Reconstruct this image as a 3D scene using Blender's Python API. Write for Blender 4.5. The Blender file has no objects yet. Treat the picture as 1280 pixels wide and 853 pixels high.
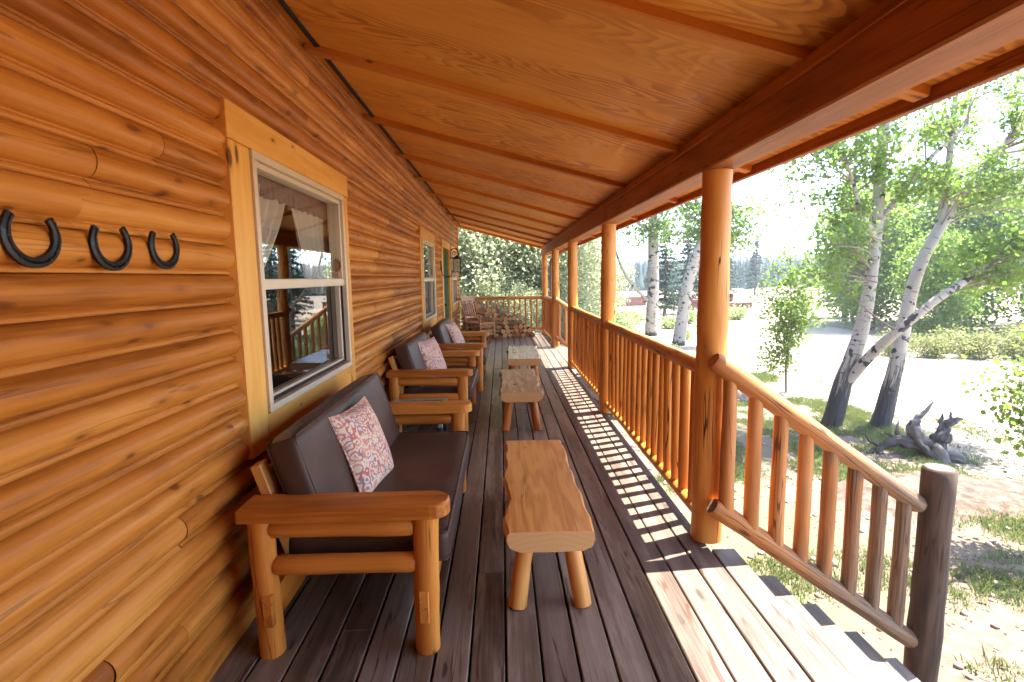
import bpy, bmesh, math, random
import numpy as np
from mathutils import Vector, Matrix, noise as mnoise

scene = bpy.context.scene
COL = scene.collection
R = math.radians
rnd = random.Random(7)
HAZE = True

# ------------------------------------------------------------------ materials
def new_mat(name):
    m = bpy.data.materials.new(name); m.use_nodes = True
    nt = m.node_tree
    for n in list(nt.nodes): nt.nodes.remove(n)
    out = nt.nodes.new('ShaderNodeOutputMaterial')
    b = nt.nodes.new('ShaderNodeBsdfPrincipled')
    nt.links.new(b.outputs[0], out.inputs[0])
    return m, nt, b, out

class NB:
    """small node helper"""
    def __init__(s, nt): s.nt = nt
    def n(s, typ, **kw):
        nd = s.nt.nodes.new(typ)
        for k, v in kw.items(): setattr(nd, k, v)
        return nd
    def l(s, a, b): s.nt.links.new(a, b)
    def attr(s, name): return s.n('ShaderNodeAttribute', attribute_name=name, attribute_type='GEOMETRY')
    def mapping(s, vec, scale):
        m = s.n('ShaderNodeMapping'); m.inputs['Scale'].default_value = scale; s.l(vec, m.inputs[0]); return m.outputs[0]
    def noise(s, vec, scale=1, detail=4, rough=.55, dist=0):
        n = s.n('ShaderNodeTexNoise'); n.inputs['Scale'].default_value = scale; n.inputs['Detail'].default_value = detail
        n.inputs['Roughness'].default_value = rough; n.inputs['Distortion'].default_value = dist
        s.l(vec, n.inputs['Vector']); return n.outputs[0]
    def voro(s, vec, scale=1, feature='F1', rand=1):
        n = s.n('ShaderNodeTexVoronoi', feature=feature); n.inputs['Scale'].default_value = scale
        n.inputs['Randomness'].default_value = rand; s.l(vec, n.inputs['Vector']); return n
    def math(s, op, a, b=None, c=None, clamp=False):
        n = s.n('ShaderNodeMath', operation=op); n.use_clamp = clamp
        for i, v in enumerate((a, b, c)):
            if v is None: continue
            if isinstance(v, (int, float)): n.inputs[i].default_value = v
            else: s.l(v, n.inputs[i])
        return n.outputs[0]
    def ss(s, v, a, b):
        n = s.n('ShaderNodeMapRange', interpolation_type='SMOOTHSTEP'); s.l(v, n.inputs[0])
        n.inputs[1].default_value = a; n.inputs[2].default_value = b; n.inputs[3].default_value = 0; n.inputs[4].default_value = 1
        return n.outputs[0]
    def mix(s, f, a, b, typ='MIX'):
        n = s.n('ShaderNodeMix', data_type='RGBA', blend_type=typ)
        for i, v in ((0, f), (6, a), (7, b)):
            if isinstance(v, (int, float)): n.inputs[i].default_value = v
            elif isinstance(v, tuple): n.inputs[i].default_value = (*v, 1)
            else: s.l(v, n.inputs[i])
        return n.outputs[2]
    def bump(s, h, strength=.2, dist=.01):
        n = s.n('ShaderNodeBump'); n.inputs['Strength'].default_value = strength; n.inputs['Distance'].default_value = dist
        s.l(h, n.inputs['Height']); return n.outputs[0]

def wood(name, dark, mid, light, knot=(.06, .018, .006), rough=.42, coat=.25, fig=26., knots=.55, grain=1.0,
         tone_amt=.5, wear=None, bump=.12, kscale=(3.2, 11, 11), spec=.28, cracks=0., weather=None, ring=.34, blotch=.55, ksize=(.07, .12)):
    m, nt, b, out = new_mat(name); q = NB(nt)
    g = q.attr('g').outputs['Vector']; tone = q.attr('tone').outputs['Fac']
    # broad figure
    warp = q.noise(q.mapping(g, (.9, 7, 7)), 1, 3, .5)
    rings = q.math('SINE', q.math('MULTIPLY', warp, fig * 2.2))
    rings = q.math('MULTIPLY_ADD', rings, .5, .5)
    fine = q.noise(q.mapping(g, (2.5, 90, 90)), 1, 4, .65)
    blot = q.noise(q.mapping(g, (1.6, 5, 5)), 1, 3, .6)
    streak = q.noise(q.mapping(g, (1.1, 38, 38)), 1, 3, .6)
    v = q.math('MULTIPLY_ADD', rings, ring, q.math('MULTIPLY_ADD', fine, .55 * grain, q.math('MULTIPLY_ADD', blot, blotch, (.34 - ring) * .5 + (.55 - blotch) * .5)))
    v = q.math('ADD', v, q.math('MULTIPLY_ADD', tone, tone_amt, -.5 * tone_amt - .22))
    v = q.math('ADD', v, q.math('MULTIPLY_ADD', streak, .36, -.18))
    c1 = q.mix(q.ss(v, .05, .5), dark, mid)
    c = q.mix(q.ss(v, .42, .95), c1, light)
    kn = None
    if knots > 0:
        vw = q.n('ShaderNodeVectorMath', operation='ADD')
        q.l(q.mapping(g, kscale), vw.inputs[0])
        nz = q.n('ShaderNodeTexNoise'); nz.inputs['Scale'].default_value = 9; q.l(g, nz.inputs['Vector'])
        sc = q.n('ShaderNodeVectorMath', operation='SCALE'); sc.inputs['Scale'].default_value = .25
        q.l(nz.outputs['Color'], sc.inputs[0]); q.l(sc.outputs[0], vw.inputs[1])
        vo = q.voro(vw.outputs[0], 1)
        d = vo.outputs['Distance']
        sep = q.n('ShaderNodeSeparateColor'); q.l(vo.outputs['Color'], sep.inputs[0])
        pick = q.math('LESS_THAN', sep.outputs[0], knots)
        size = q.math('MULTIPLY_ADD', sep.outputs[1], ksize[1], ksize[0])
        kn = q.math('MULTIPLY', q.math('SUBTRACT', 1., q.ss(q.math('DIVIDE', d, size), .55, 1.15)), pick)
        halo = q.math('MULTIPLY', q.math('SUBTRACT', 1., q.ss(q.math('DIVIDE', d, size), .8, 2.6)), pick)
        c = q.mix(q.math('MULTIPLY', halo, .32), c, dark)
        c = q.mix(q.math('MULTIPLY', kn, .8), c, knot)
    if wear:
        w = q.ss(q.noise(q.mapping(g, (1.2, 9, 9)), 1, 5, .7), wear[1], wear[2])
        c = q.mix(q.math('MULTIPLY', w, wear[3]), c, wear[0])
    if weather:
        wn = q.noise(q.mapping(g, (2.2, 14, 14)), 1, 5, .7)
        wf = q.ss(q.math('ADD', tone, q.math('MULTIPLY_ADD', wn, .9, -.45)), .25, .75)
        c = q.mix(q.math('MULTIPLY', wf, .92), c, q.mix(q.ss(fine, .35, .65), weather[0], weather[1]))
    if cracks:
        cn = q.noise(q.mapping(g, (.9, 19, 19)), 1, 2, .5)
        line = q.math('SUBTRACT', 1., q.ss(q.math('ABSOLUTE', q.math('SUBTRACT', cn, .5)), .005, .020))
        cm = q.ss(q.noise(q.mapping(g, (1.1, 8, 8)), 1.3, 2, .5), .48, .57)
        cr = q.math('MULTIPLY', q.math('MULTIPLY', line, cm), cracks)
        c = q.mix(cr, c, (.05, .018, .006))
    q.l(c, b.inputs['Base Color'])
    b.inputs['Roughness'].default_value = rough
    rr = q.math('MULTIPLY_ADD', fine, .2, rough - .1); q.l(rr, b.inputs['Roughness'])
    b.inputs['Coat Weight'].default_value = coat; b.inputs['Coat Roughness'].default_value = .25
    b.inputs['Specular IOR Level'].default_value = spec
    h = q.math('MULTIPLY_ADD', fine, .6, q.math('MULTIPLY', rings, .3))
    q.l(q.bump(h, bump, .004), b.inputs['Normal'])
    return m

def plain(name, col, rough=.5, metal=0., spec=.5, var=.0, vscale=20., bump=0.):
    m, nt, b, out = new_mat(name); q = NB(nt)
    b.inputs['Roughness'].default_value = rough; b.inputs['Metallic'].default_value = metal
    b.inputs['Specular IOR Level'].default_value = spec
    tc = q.n('ShaderNodeTexCoord').outputs['Object']
    nz = q.noise(tc, vscale, 4, .6)
    lo = tuple(c * (1 - var) for c in col); hi = tuple(min(1, c * (1 + var)) for c in col)
    q.l(q.mix(q.ss(nz, .3, .7), lo, hi), b.inputs['Base Color'])
    if bump: q.l(q.bump(nz, bump, .004), b.inputs['Normal'])
    return m

M = {}
M['wall'] = wood('honey_log_siding', (.20, .050, .005), (.45, .150, .019), (.64, .265, .048), knot=(.13, .034, .007), rough=.45, coat=.05, fig=9, knots=.85, kscale=(5.0, 1.2, 15), tone_amt=.38, cracks=.45, ring=.18, blotch=.45, ksize=(.07, .13))
M['trim'] = wood('pale_pine_trim', (.46, .165, .022), (.68, .31, .054), (.80, .43, .10), rough=.45, coat=.06, fig=9, knots=.5, kscale=(4.5, 12, 12), ring=.2)
M['beam'] = wood('red_brown_beam', (.20, .055, .008), (.37, .112, .016), (.50, .19, .036), rough=.55, coat=.03, fig=8, knots=.35, cracks=.6, ring=.2)
M['batten'] = wood('batten_wood', (.32, .085, .010), (.55, .18, .024), (.68, .28, .048), rough=.5, coat=.04, fig=8, knots=.3, ring=.2)
M['post'] = wood('orange_log', (.31, .100, .014), (.58, .225, .036), (.70, .335, .072), rough=.48, coat=.06, fig=9, knots=.55, cracks=1., tone_amt=.3, ring=.2, blotch=.45)
M['postlow'] = wood('weathered_log', (.036, .022, .014), (.080, .050, .032), (.16, .11, .075), rough=.75, coat=0, fig=12, knots=.4, cracks=1.)
M['stair_rail'] = wood('half_weathered_rail', (.30, .10, .022), (.47, .19, .052), (.58, .28, .10), rough=.6, coat=.03, fig=9, knots=.5, cracks=.8, tone_amt=0, weather=((.085, .055, .035), (.22, .155, .10)))
M['furn'] = wood('furniture_log', (.31, .085, .010), (.55, .19, .026), (.68, .29, .055), rough=.38, coat=.14, fig=9, knots=.5, cracks=.7, ring=.22, blotch=.45, tone_amt=.4)
M['slat'] = wood('pale_slat_wood', (.50, .22, .045), (.64, .33, .08), (.72, .43, .14), rough=.45, coat=.08, fig=9, knots=.3)
M['bench'] = wood('pale_bench_slab', (.52, .20, .042), (.72, .34, .085), (.80, .45, .15), rough=.36, coat=.25, fig=16, knots=.6, kscale=(3.0, 7, 7), cracks=.4, ring=.25)
M['bench_old'] = wood('weathered_bench_slab', (.34, .20, .09), (.48, .325, .175), (.60, .46, .30), rough=.42, coat=.3, fig=16, knots=.4, kscale=(2.6, 6, 6), cracks=.7)
M['bench_far'] = wood('sky_sheen_bench_slab', (.54, .44, .36), (.66, .57, .50), (.74, .67, .61), rough=.25, coat=.6, fig=16, knots=.3, kscale=(2.6, 6, 6), cracks=.7)  # bright sky reflection on the varnish, painted in as a pale slab colour
M['deck'] = wood('dark_stained_decking', (.062, .040, .024), (.132, .090, .056), (.21, .155, .106), knot=(.02, .012, .009), rough=.40, coat=.0, fig=8, knots=.35,
                 tone_amt=.5, wear=((.37, .285, .20), .48, .68, .55), bump=.35, spec=.35, cracks=.8)
M['deck_sunlit'] = wood('sunlit_decking', (.065, .047, .035), (.12, .090, .067), (.18, .143, .112), knot=(.03, .02, .014), rough=.5, coat=.0, fig=8, knots=.35,
                 tone_amt=.45, wear=((.32, .27, .22), .5, .74, .5), bump=.35, spec=.4, cracks=.8)  # sunlit copy of the decking, colour tuned apart from the shaded boards
M['tread'] = wood('grey_step_tread', (.09, .075, .06), (.15, .13, .105), (.22, .19, .16), rough=.7, coat=0, fig=8, knots=.3, cracks=.6)
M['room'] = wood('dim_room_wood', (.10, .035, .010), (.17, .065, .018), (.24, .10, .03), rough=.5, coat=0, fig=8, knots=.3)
M['rocker'] = wood('rocker_wood', (.30, .12, .028), (.45, .21, .058), (.58, .31, .10), rough=.4, coat=.2, fig=8, knots=.2)

def plywood():
    m, nt, b, out = new_mat('plywood_ceiling'); q = NB(nt)
    g = q.attr('g').outputs['Vector']; tone = q.attr('tone').outputs['Fac']
    # rotary cut veneer: contour lines of a stretched height field give cathedral figure
    h = q.noise(q.mapping(g, (.55, 2.6, 1)), 1, 2.5, .45, .25)
    ph = q.math('MULTIPLY', h, 36.)
    saw = q.math('FRACT', ph)
    late = q.math('MULTIPLY', q.ss(saw, .25, .85), q.math('SUBTRACT', 1., q.ss(saw, .88, .99)))
    fine = q.noise(q.mapping(g, (3.5, 110, 1)), 1, 4, .65)
    blot = q.noise(q.mapping(g, (.9, 2.2, 1)), 1.2, 4, .6)
    amp = q.ss(q.noise(q.mapping(g, (.5, 1.5, 1)), 1.1, 2, .5), .35, .62)
    v = q.math('ADD', q.math('MULTIPLY', q.math('MULTIPLY', late, amp), .42), q.math('MULTIPLY_ADD', fine, .42, q.math('MULTIPLY', blot, .5)))
    v = q.math('ADD', v, q.math('MULTIPLY_ADD', tone, .16, -.10))
    c = q.mix(q.ss(v, .22, .95), (.88, .42, .060), (.46, .145, .014))
    hs = q.ss(q.noise(q.mapping(g, (.5, 1.4, 1)), 2.2, 3, .5), .62, .75)
    c = q.mix(q.math('MULTIPLY', hs, .4), c, (.86, .48, .13))
    q.l(c, b.inputs['Base Color']); b.inputs['Roughness'].default_value = .5; b.inputs['Coat Weight'].default_value = .06
    q.l(q.bump(fine, .1, .003), b.inputs['Normal'])
    return m
M['ply'] = plywood()
M['strip'] = plain('black_vent_strip', (.012, .011, .010), .7, var=.3, vscale=80)
M['iron'] = plain('black_iron', (.013, .013, .014), .42, metal=.35, var=.4, vscale=60, bump=.5)
M['frame'] = plain('almond_vinyl_frame', (.62, .50, .34), .35, var=.04, vscale=6)
M['door'] = plain('green_door_paint', (.002, .050, .011), .6, spec=.25, var=.08, vscale=6)
M['brass'] = plain('dark_brass', (.09, .06, .02), .35, metal=.9, var=.1)
M['roof'] = plain('brown_roof_metal', (.07, .035, .025), .45, metal=.2, var=.1, vscale=4)
M['pipe'] = plain('brown_downspout_paint', (.075, .045, .035), .4, var=.1, vscale=6)
M['teal'] = plain('teal_painted_metal', (.16, .36, .33), .4, metal=.2, var=.15, vscale=12)
M['blackmetal'] = plain('black_table_leg', (.012, .012, .014), .4, metal=.2, var=.2)
M['sill'] = plain('dark_gap', (.02, .01, .006), .8)
M['stone'] = plain('pale_stone', (.34, .25, .19), .85, var=.3, vscale=6)
M['rust'] = plain('rusty_red_paint', (.17, .07, .05), .6, var=.25, vscale=3)
M['carglass'] = plain('car_glass', (.02, .025, .03), .1, spec=.6)
M['tyre'] = plain('tyre_rubber', (.015, .015, .015), .8)

def leather():
    m, nt, b, out = new_mat('brown_leather'); q = NB(nt)
    tc = q.n('ShaderNodeTexCoord').outputs['Object']
    n1 = q.noise(tc, 3.5, 3, .5); n2 = q.voro(tc, 170, 'DISTANCE_TO_EDGE').outputs['Distance']
    q.l(q.mix(q.ss(n1, .3, .7), (.052, .028, .018), (.085, .048, .032)), b.inputs['Base Color'])
    b.inputs['Roughness'].default_value = .42; b.inputs['Specular IOR Level'].default_value = .25
    h = q.math('ADD', q.math('MULTIPLY', n1, 2.5), q.ss(n2, 0, .12))
    q.l(q.bump(h, .12, .004), b.inputs['Normal'])
    return m
M['leather'] = leather()

def paisley():
    m, nt, b, out = new_mat('red_paisley_cloth'); q = NB(nt)
    g = q.attr('g').outputs['Vector']
    def ringset(scale, freq, dist):
        nz = q.n('ShaderNodeTexNoise'); nz.inputs['Scale'].default_value = 16; nz.inputs['Detail'].default_value = 2; q.l(g, nz.inputs['Vector'])
        sc = q.n('ShaderNodeVectorMath', operation='MULTIPLY_ADD'); q.l(nz.outputs['Color'], sc.inputs[0])
        sc.inputs[1].default_value = (dist, dist, dist); q.l(g, sc.inputs[2])
        v = q.voro(sc.outputs[0], scale)
        return q.math('SINE', q.math('MULTIPLY', v.outputs['Distance'], freq)), v
    r1, v1 = ringset(20, 17, .035)
    r2, v2 = ringset(46, 9, .022)
    big = q.ss(q.noise(g, 9, 2, .5), .42, .58)
    l1 = q.ss(r1, .10, .45); l2 = q.ss(r2, .25, .5)
    pat = q.math('MAXIMUM', q.math('MULTIPLY', l1, .9), q.math('MULTIPLY', l2, .75))
    ink = q.mix(big, (.46, .11, .085), (.60, .24, .14))
    ink = q.mix(q.ss(q.noise(g, 15, 1, .5), .55, .62), ink, (.30, .13, .16))
    c = q.mix(pat, (.66, .53, .39), ink)
    q.l(c, b.inputs['Base Color']); b.inputs['Roughness'].default_value = .9
    b.inputs['Specular IOR Level'].default_value = .15
    q.l(q.bump(q.noise(g, 320, 1, .5), .25, .002), b.inputs['Normal'])
    return m
M['paisley'] = paisley()

def cloth(name, c):
    m, nt, b, out = new_mat(name); q = NB(nt)
    b.inputs['Base Color'].default_value = (*c, 1); b.inputs['Roughness'].default_value = .9
    tr = q.n('ShaderNodeBsdfTranslucent'); tr.inputs[0].default_value = (*c, 1)
    mx = q.n('ShaderNodeMixShader'); mx.inputs[0].default_value = .3
    q.l(b.outputs[0], mx.inputs[1]); q.l(tr.outputs[0], mx.inputs[2]); q.l(mx.outputs[0], out.inputs[0])
    tc = q.n('ShaderNodeTexCoord').outputs['Object']
    q.l(q.bump(q.noise(tc, 200, 1, .5), .2, .002), b.inputs['Normal'])
    return m
M['curtain'] = cloth('pale_curtain_cloth', (.72, .66, .54))
M['ruffle'] = cloth('mauve_ruffle_cloth', (.32, .25, .235))

def glass(name, tint, refl):
    m, nt, b, out = new_mat(name); q = NB(nt)
    nt.nodes.remove(b)
    t = q.n('ShaderNodeBsdfTransparent'); t.inputs[0].default_value = (*tint, 1)
    gl = q.n('ShaderNodeBsdfGlossy'); gl.inputs['Roughness'].default_value = .004; gl.inputs[0].default_value = (.97, .98, 1, 1)
    ge = q.n('ShaderNodeNewGeometry'); dt = q.n('ShaderNodeVectorMath', operation='DOT_PRODUCT')
    q.l(ge.outputs['Normal'], dt.inputs[0]); q.l(ge.outputs['Incoming'], dt.inputs[1])
    om = q.math('SUBTRACT', 1., q.math('ABSOLUTE', dt.outputs['Value']), clamp=True)
    f = q.math('MULTIPLY', q.math('MULTIPLY_ADD', q.math('POWER', om, 5.), .96, .04), refl, clamp=True)
    mx = q.n('ShaderNodeMixShader'); q.l(f, mx.inputs[0]); q.l(t.outputs[0], mx.inputs[1]); q.l(gl.outputs[0], mx.inputs[2])
    q.l(mx.outputs[0], out.inputs[0])
    return m
M['glass'] = glass('window_glass', (.95, .96, .95), 1.1)
M['glass_low'] = glass('screened_glass', (.62, .63, .64), .9)
M['tableglass'] = glass('table_glass', (.75, .85, .83), 1.8)

def leafmat(name, c1, c2, trans=.45):
    m, nt, b, out = new_mat(name); q = NB(nt)
    t = q.attr('tone').outputs['Fac']
    c = q.mix(t, c1, c2)
    q.l(c, b.inputs['Base Color']); b.inputs['Roughness'].default_value = .42; b.inputs['Specular IOR Level'].default_value = .35
    tr = q.n('ShaderNodeBsdfTranslucent'); q.l(q.mix(.5, c, tuple(min(1, x * 1.9) for x in c2)), tr.inputs[0])
    mx = q.n('ShaderNodeMixShader'); mx.inputs[0].default_value = trans
    q.l(b.outputs[0], mx.inputs[1]); q.l(tr.outputs[0], mx.inputs[2]); q.l(mx.outputs[0], out.inputs[0])
    return m
M['leaf'] = leafmat('aspen_leaf', (.055, .115, .016), (.18, .265, .045), .5)
M['leaf_pale'] = leafmat('pale_leaf', (.15, .215, .075), (.31, .37, .16), .62)
M['leaf_grey'] = leafmat('willow_leaf', (.18, .215, .11), (.36, .38, .22), .6)
M['needle'] = leafmat('pine_needle', (.016, .042, .020), (.045, .085, .034), .15)
M['sage'] = leafmat('sage_leaf', (.10, .14, .045), (.24, .25, .08), .3)
M['grassblade'] = leafmat('grass_blade', (.055, .10, .025), (.17, .19, .06), .35)
M['fir'] = plain('far_fir', (.018, .040, .024), .9, var=.35, vscale=.3)

def aspen_bark():
    m, nt, b, out = new_mat('aspen_bark'); q = NB(nt)
    g = q.attr('g').outputs['Vector']; t = q.attr('tone').outputs['Fac']
    # black eyes and horizontal scars; tone = 1 near the foot, where old bark is black and furrowed
    e = q.noise(q.mapping(g, (7, 5, 5)), 1, 3, .55)
    eye = q.ss(e, .575, .62)
    scar = q.math('MULTIPLY', q.ss(q.noise(q.mapping(g, (38, 3.5, 3.5)), 1, 3, .6), .60, .66), .8)
    fur = q.noise(q.mapping(g, (2.2, 26, 26)), 1, 5, .7)
    low = q.math('ADD', t, q.math('MULTIPLY_ADD', fur, 1.3, -.75))
    low = q.ss(low, .35, .60)
    f = q.math('MAXIMUM', q.math('MAXIMUM', eye, scar), low)
    base = q.mix(q.noise(q.mapping(g, (3, 3, 3)), 1, 4, .6), (.24, .205, .155), (.42, .375, .30))
    blk = q.mix(q.ss(fur, .35, .7), (.012, .010, .009), (.055, .044, .036))
    q.l(q.mix(f, base, blk), b.inputs['Base Color']); b.inputs['Roughness'].default_value = .75
    q.l(q.bump(q.math('ADD', f, fur), .6, .02), b.inputs['Normal'])
    return m
M['bark'] = aspen_bark()
M['twig'] = wood('grey_twig', (.10, .075, .055), (.20, .155, .115), (.30, .25, .20), rough=.8, coat=0, knots=0, fig=6)
M['pinebark'] = wood('pine_bark', (.05, .03, .02), (.10, .065, .045), (.16, .11, .08), rough=.9, coat=0, knots=0, fig=6)
M['driftwood'] = wood('grey_driftwood', (.018, .015, .013), (.055, .047, .042), (.15, .135, .12), rough=.8, coat=0, fig=14, knots=.2, bump=.8)
M['firebark'] = wood('firewood_bark', (.025, .015, .010), (.075, .05, .034), (.32, .28, .24), rough=.85, coat=0, knots=.3, fig=6, bump=.6, tone_amt=1.0)

def endgrain():
    m, nt, b, out = new_mat('log_end_grain'); q = NB(nt)
    g = q.attr('g').outputs['Vector']; t = q.attr('tone').outputs['Fac']
    sep = q.n('ShaderNodeSeparateXYZ'); q.l(g, sep.inputs[0])
    r = q.math('SQRT', q.math('ADD', q.math('MULTIPLY', sep.outputs[1], sep.outputs[1]), q.math('MULTIPLY', sep.outputs[2], sep.outputs[2])))
    r = q.math('ADD', r, q.math('MULTIPLY', q.noise(g, 18, 3, .6), .02))
    rg = q.math('MULTIPLY_ADD', q.math('SINE', q.math('MULTIPLY', r, 420.)), .5, .5)
    c = q.mix(q.math('MULTIPLY', rg, .2), (.80, .48, .19), (.58, .29, .10))
    c = q.mix(q.math('MULTIPLY', t, .8), c, (.20, .10, .045))
    q.l(c, b.inputs['Base Color']); b.inputs['Roughness'].default_value = .8
    return m
M['end'] = endgrain()

def sand():
    m, nt, b, out = new_mat('sandy_ground'); q = NB(nt)
    P = q.n('ShaderNodeNewGeometry').outputs['Position']
    a = q.noise(P, .35, 5, .6); f = q.noise(P, 9, 6, .7); vf = q.noise(P, 60, 4, .7)
    base = q.mix(q.ss(a, .35, .65), (.12, .084, .06), (.16, .118, .088))
    base = q.mix(q.ss(f, .3, .75), base, (.195, .152, .116))
    base = q.mix(q.math('MULTIPLY', q.ss(vf, .55, .75), .5), base, (.075, .048, .035))
    # thin grass cover in patches, more away from the porch
    gr = q.ss(q.noise(P, .55, 4, .65), .46, .60)
    gr = q.math('MULTIPLY', gr, q.ss(f, .35, .62))
    c = q.mix(q.math('MULTIPLY', gr, .8), base, (.11, .135, .055))
    sx = q.n('ShaderNodeSeparateXYZ'); q.l(P, sx.inputs[0])
    far = q.ss(q.math('ADD', sx.outputs[0], q.math('MULTIPLY_ADD', a, 3., q.math('MULTIPLY', sx.outputs[1], .12))), 6.5, 9.5)
    c = q.mix(q.math('MULTIPLY', far, .75), c, q.mix(q.math('MULTIPLY', gr, .45), (.40, .325, .25), (.20, .22, .10)))
    q.l(c, b.inputs['Base Color']); b.inputs['Roughness'].default_value = .95; b.inputs['Specular IOR Level'].default_value = .1
    q.l(q.bump(q.math('ADD', f, vf), .6, .03), b.inputs['Normal'])
    return m
M['sand'] = sand()
def pathm():
    m, nt, b, out = new_mat('pale_dirt_path'); q = NB(nt)
    P = q.n('ShaderNodeNewGeometry').outputs['Position']
    a = q.noise(P, .5, 5, .6); vf = q.noise(P, 40, 5, .7)
    c = q.mix(q.ss(a, .3, .7), (.40, .315, .24), (.48, .39, .31))
    c = q.mix(q.math('MULTIPLY', q.ss(vf, .52, .75), .35), c, (.20, .14, .10))
    q.l(c, b.inputs['Base Color']); b.inputs['Roughness'].default_value = .95; b.inputs['Specular IOR Level'].default_value = .1
    q.l(q.bump(vf, .4, .02), b.inputs['Normal'])
    return m
M['path'] = pathm()
def hillm():
    m, nt, b, out = new_mat('hill_soil'); q = NB(nt)
    P = q.n('ShaderNodeNewGeometry').outputs['Position']
    a = q.noise(P, .05, 5, .6)
    q.l(q.mix(q.ss(a, .35, .65), (.05, .075, .035), (.10, .11, .05)), b.inputs['Base Color']); b.inputs['Roughness'].default_value = 1
    return m
M['hill'] = hillm()

# ------------------------------------------------------------------ mesh builder
class MB:
    def __init__(s): s.v = []; s.f = []; s.g = []; s.t = []; s.mi = []; s.sm = []
    def add(s, verts, faces, gs, tones, mi=0, smooth=False):
        o = len(s.v); s.v += [tuple(p) for p in verts]; s.g += [tuple(p) for p in gs]; s.t += list(tones)
        for f in faces: s.f.append(tuple(i + o for i in f)); s.mi.append(mi); s.sm.append(smooth)
    def off(s): return (rnd.uniform(0, 50), rnd.uniform(0, 50), rnd.uniform(0, 50))
    def box(s, c, size, axis=0, bev=.004, rot=None, mi=0, tone=None):
        """bevelled box; axis = grain axis"""
        hx, hy, hz = (d / 2 for d in size); b = min(bev, hx * .45, hy * .45, hz * .45)
        V = []; idx = {}
        for sx in (-1, 1):
            for sy in (-1, 1):
                for sz in (-1, 1):
                    for k in range(3):
                        p = [sx * hx, sy * hy, sz * hz]
                        for j in range(3):
                            if j != k: p[j] -= (sx, sy, sz)[j] * b
                        idx[(sx, sy, sz, k)] = len(V); V.append(p)
        F = []
        for k in range(3):
            a, c2 = [(1, 2), (2, 0), (0, 1)][k]
            for s1 in (-1, 1):
                q = []
                for (u, w) in ((-1, -1), (1, -1), (1, 1), (-1, 1)):
                    sg = [0, 0, 0]; sg[k] = s1; sg[a] = u; sg[c2] = w; q.append(idx[(*sg, k)])
                F.append(q if s1 > 0 else q[::-1])
        for k in range(3):                       # edges along axis k
            a, c2 = [(1, 2), (2, 0), (0, 1)][k]
            for u in (-1, 1):
                for w in (-1, 1):
                    def I(sk, face):
                        sg = [0, 0, 0]; sg[k] = sk; sg[a] = u; sg[c2] = w; return idx[(*sg, face)]
                    q = [I(-1, a), I(1, a), I(1, c2), I(-1, c2)]
                    F.append(q if u * w < 0 else q[::-1])
        for sx in (-1, 1):
            for sy in (-1, 1):
                for sz in (-1, 1):
                    q = [idx[(sx, sy, sz, k)] for k in range(3)]
                    F.append(q if sx * sy * sz > 0 else q[::-1])
        o = s.off(); perm = [(0, 1, 2), (1, 0, 2), (2, 0, 1)][axis]
        G = [(p[perm[0]] + o[0], p[perm[1]] + o[1], p[perm[2]] + o[2]) for p in V]
        tn = rnd.random() if tone is None else tone
        C = Vector(c)
        if rot is not None: V = [rot @ Vector(p) + C for p in V]
        else: V = [Vector(p) + C for p in V]
        s.add(V, F, G, [tn] * len(V), mi)
    def bx(s, x0, x1, y0, y1, z0, z1, axis=0, bev=.004, mi=0, tone=None):
        s.box(((x0 + x1) / 2, (y0 + y1) / 2, (z0 + z1) / 2), (x1 - x0, y1 - y0, z1 - z0), axis, bev, None, mi, tone)
    def tube(s, pts, radii, n=12, caps=True, mi=0, endmi=None, rough=.0, tone=None, round_end=0., tones=None):
        pts = [Vector(p) for p in pts]
        if round_end > 0:
            d0 = (pts[0] - pts[1]).normalized(); d1 = (pts[-1] - pts[-2]).normalized()
            r0, r1 = radii[0], radii[-1]
            pts = [pts[0] + d0 * 0, pts[0] - d0 * round_end] + pts[1:-1] + [pts[-1] - d1 * round_end, pts[-1]]
            radii = [r0 * .82, r0] + list(radii[1:-1]) + [r1, r1 * .82]
        t0 = (pts[1] - pts[0]).normalized()
        up = Vector((0, 0, 1)) if abs(t0.z) < .9 else Vector((1, 0, 0))
        nx = t0.cross(up).normalized(); o = s.off(); V = []; G = []; T = []; L = 0
        tn = rnd.random() if tone is None else tone
        ph = rnd.uniform(0, 100)
        for i, p in enumerate(pts):
            if i > 0: L += (p - pts[i - 1]).length
            if i == 0: t = t0
            elif i == len(pts) - 1: t = (p - pts[i - 1]).normalized()
            else: t = (pts[i + 1] - pts[i - 1]).normalized()
            nx = (nx - t * nx.dot(t)).normalized(); ny = t.cross(nx)
            for k in range(n):
                a = 2 * math.pi * k / n
                r = radii[i]
                if rough: r *= 1 + rough * mnoise.noise((math.cos(a) * 1.3 + ph, math.sin(a) * 1.3, L * 4.))
                V.append(p + (nx * math.cos(a) + ny * math.sin(a)) * r)
                G.append((L + o[0], math.cos(a) * radii[i] + o[1], math.sin(a) * radii[i] + o[2]))
                T.append(tn if tones is None else tones[min(i, len(tones) - 1)])
        F = []
        for i in range(len(pts) - 1):
            for k in range(n):
                F.append((i * n + k, i * n + (k + 1) % n, (i + 1) * n + (k + 1) % n, (i + 1) * n + k))
        s.add(V, F, G, T, mi, True)
        if caps:
            e = mi if endmi is None else endmi
            for i, rev in ((0, True), (len(pts) - 1, False)):
                ring = V[i * n:(i + 1) * n]; c = pts[i]
                GG = [(0., (v - c).dot(nx) if i else (v - c).length * math.cos(2 * math.pi * k / n), (v - c).dot(ny) if i else (v - c).length * math.sin(2 * math.pi * k / n)) for k, v in enumerate(ring)]
                if endmi is None: GG = [(a + o[0], b_ + o[1], c_ + o[2]) for a, b_, c_ in GG]
                f = list(range(n)); s.add(ring, [f[::-1] if rev else f], GG, [tn] * n, e, False)
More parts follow.
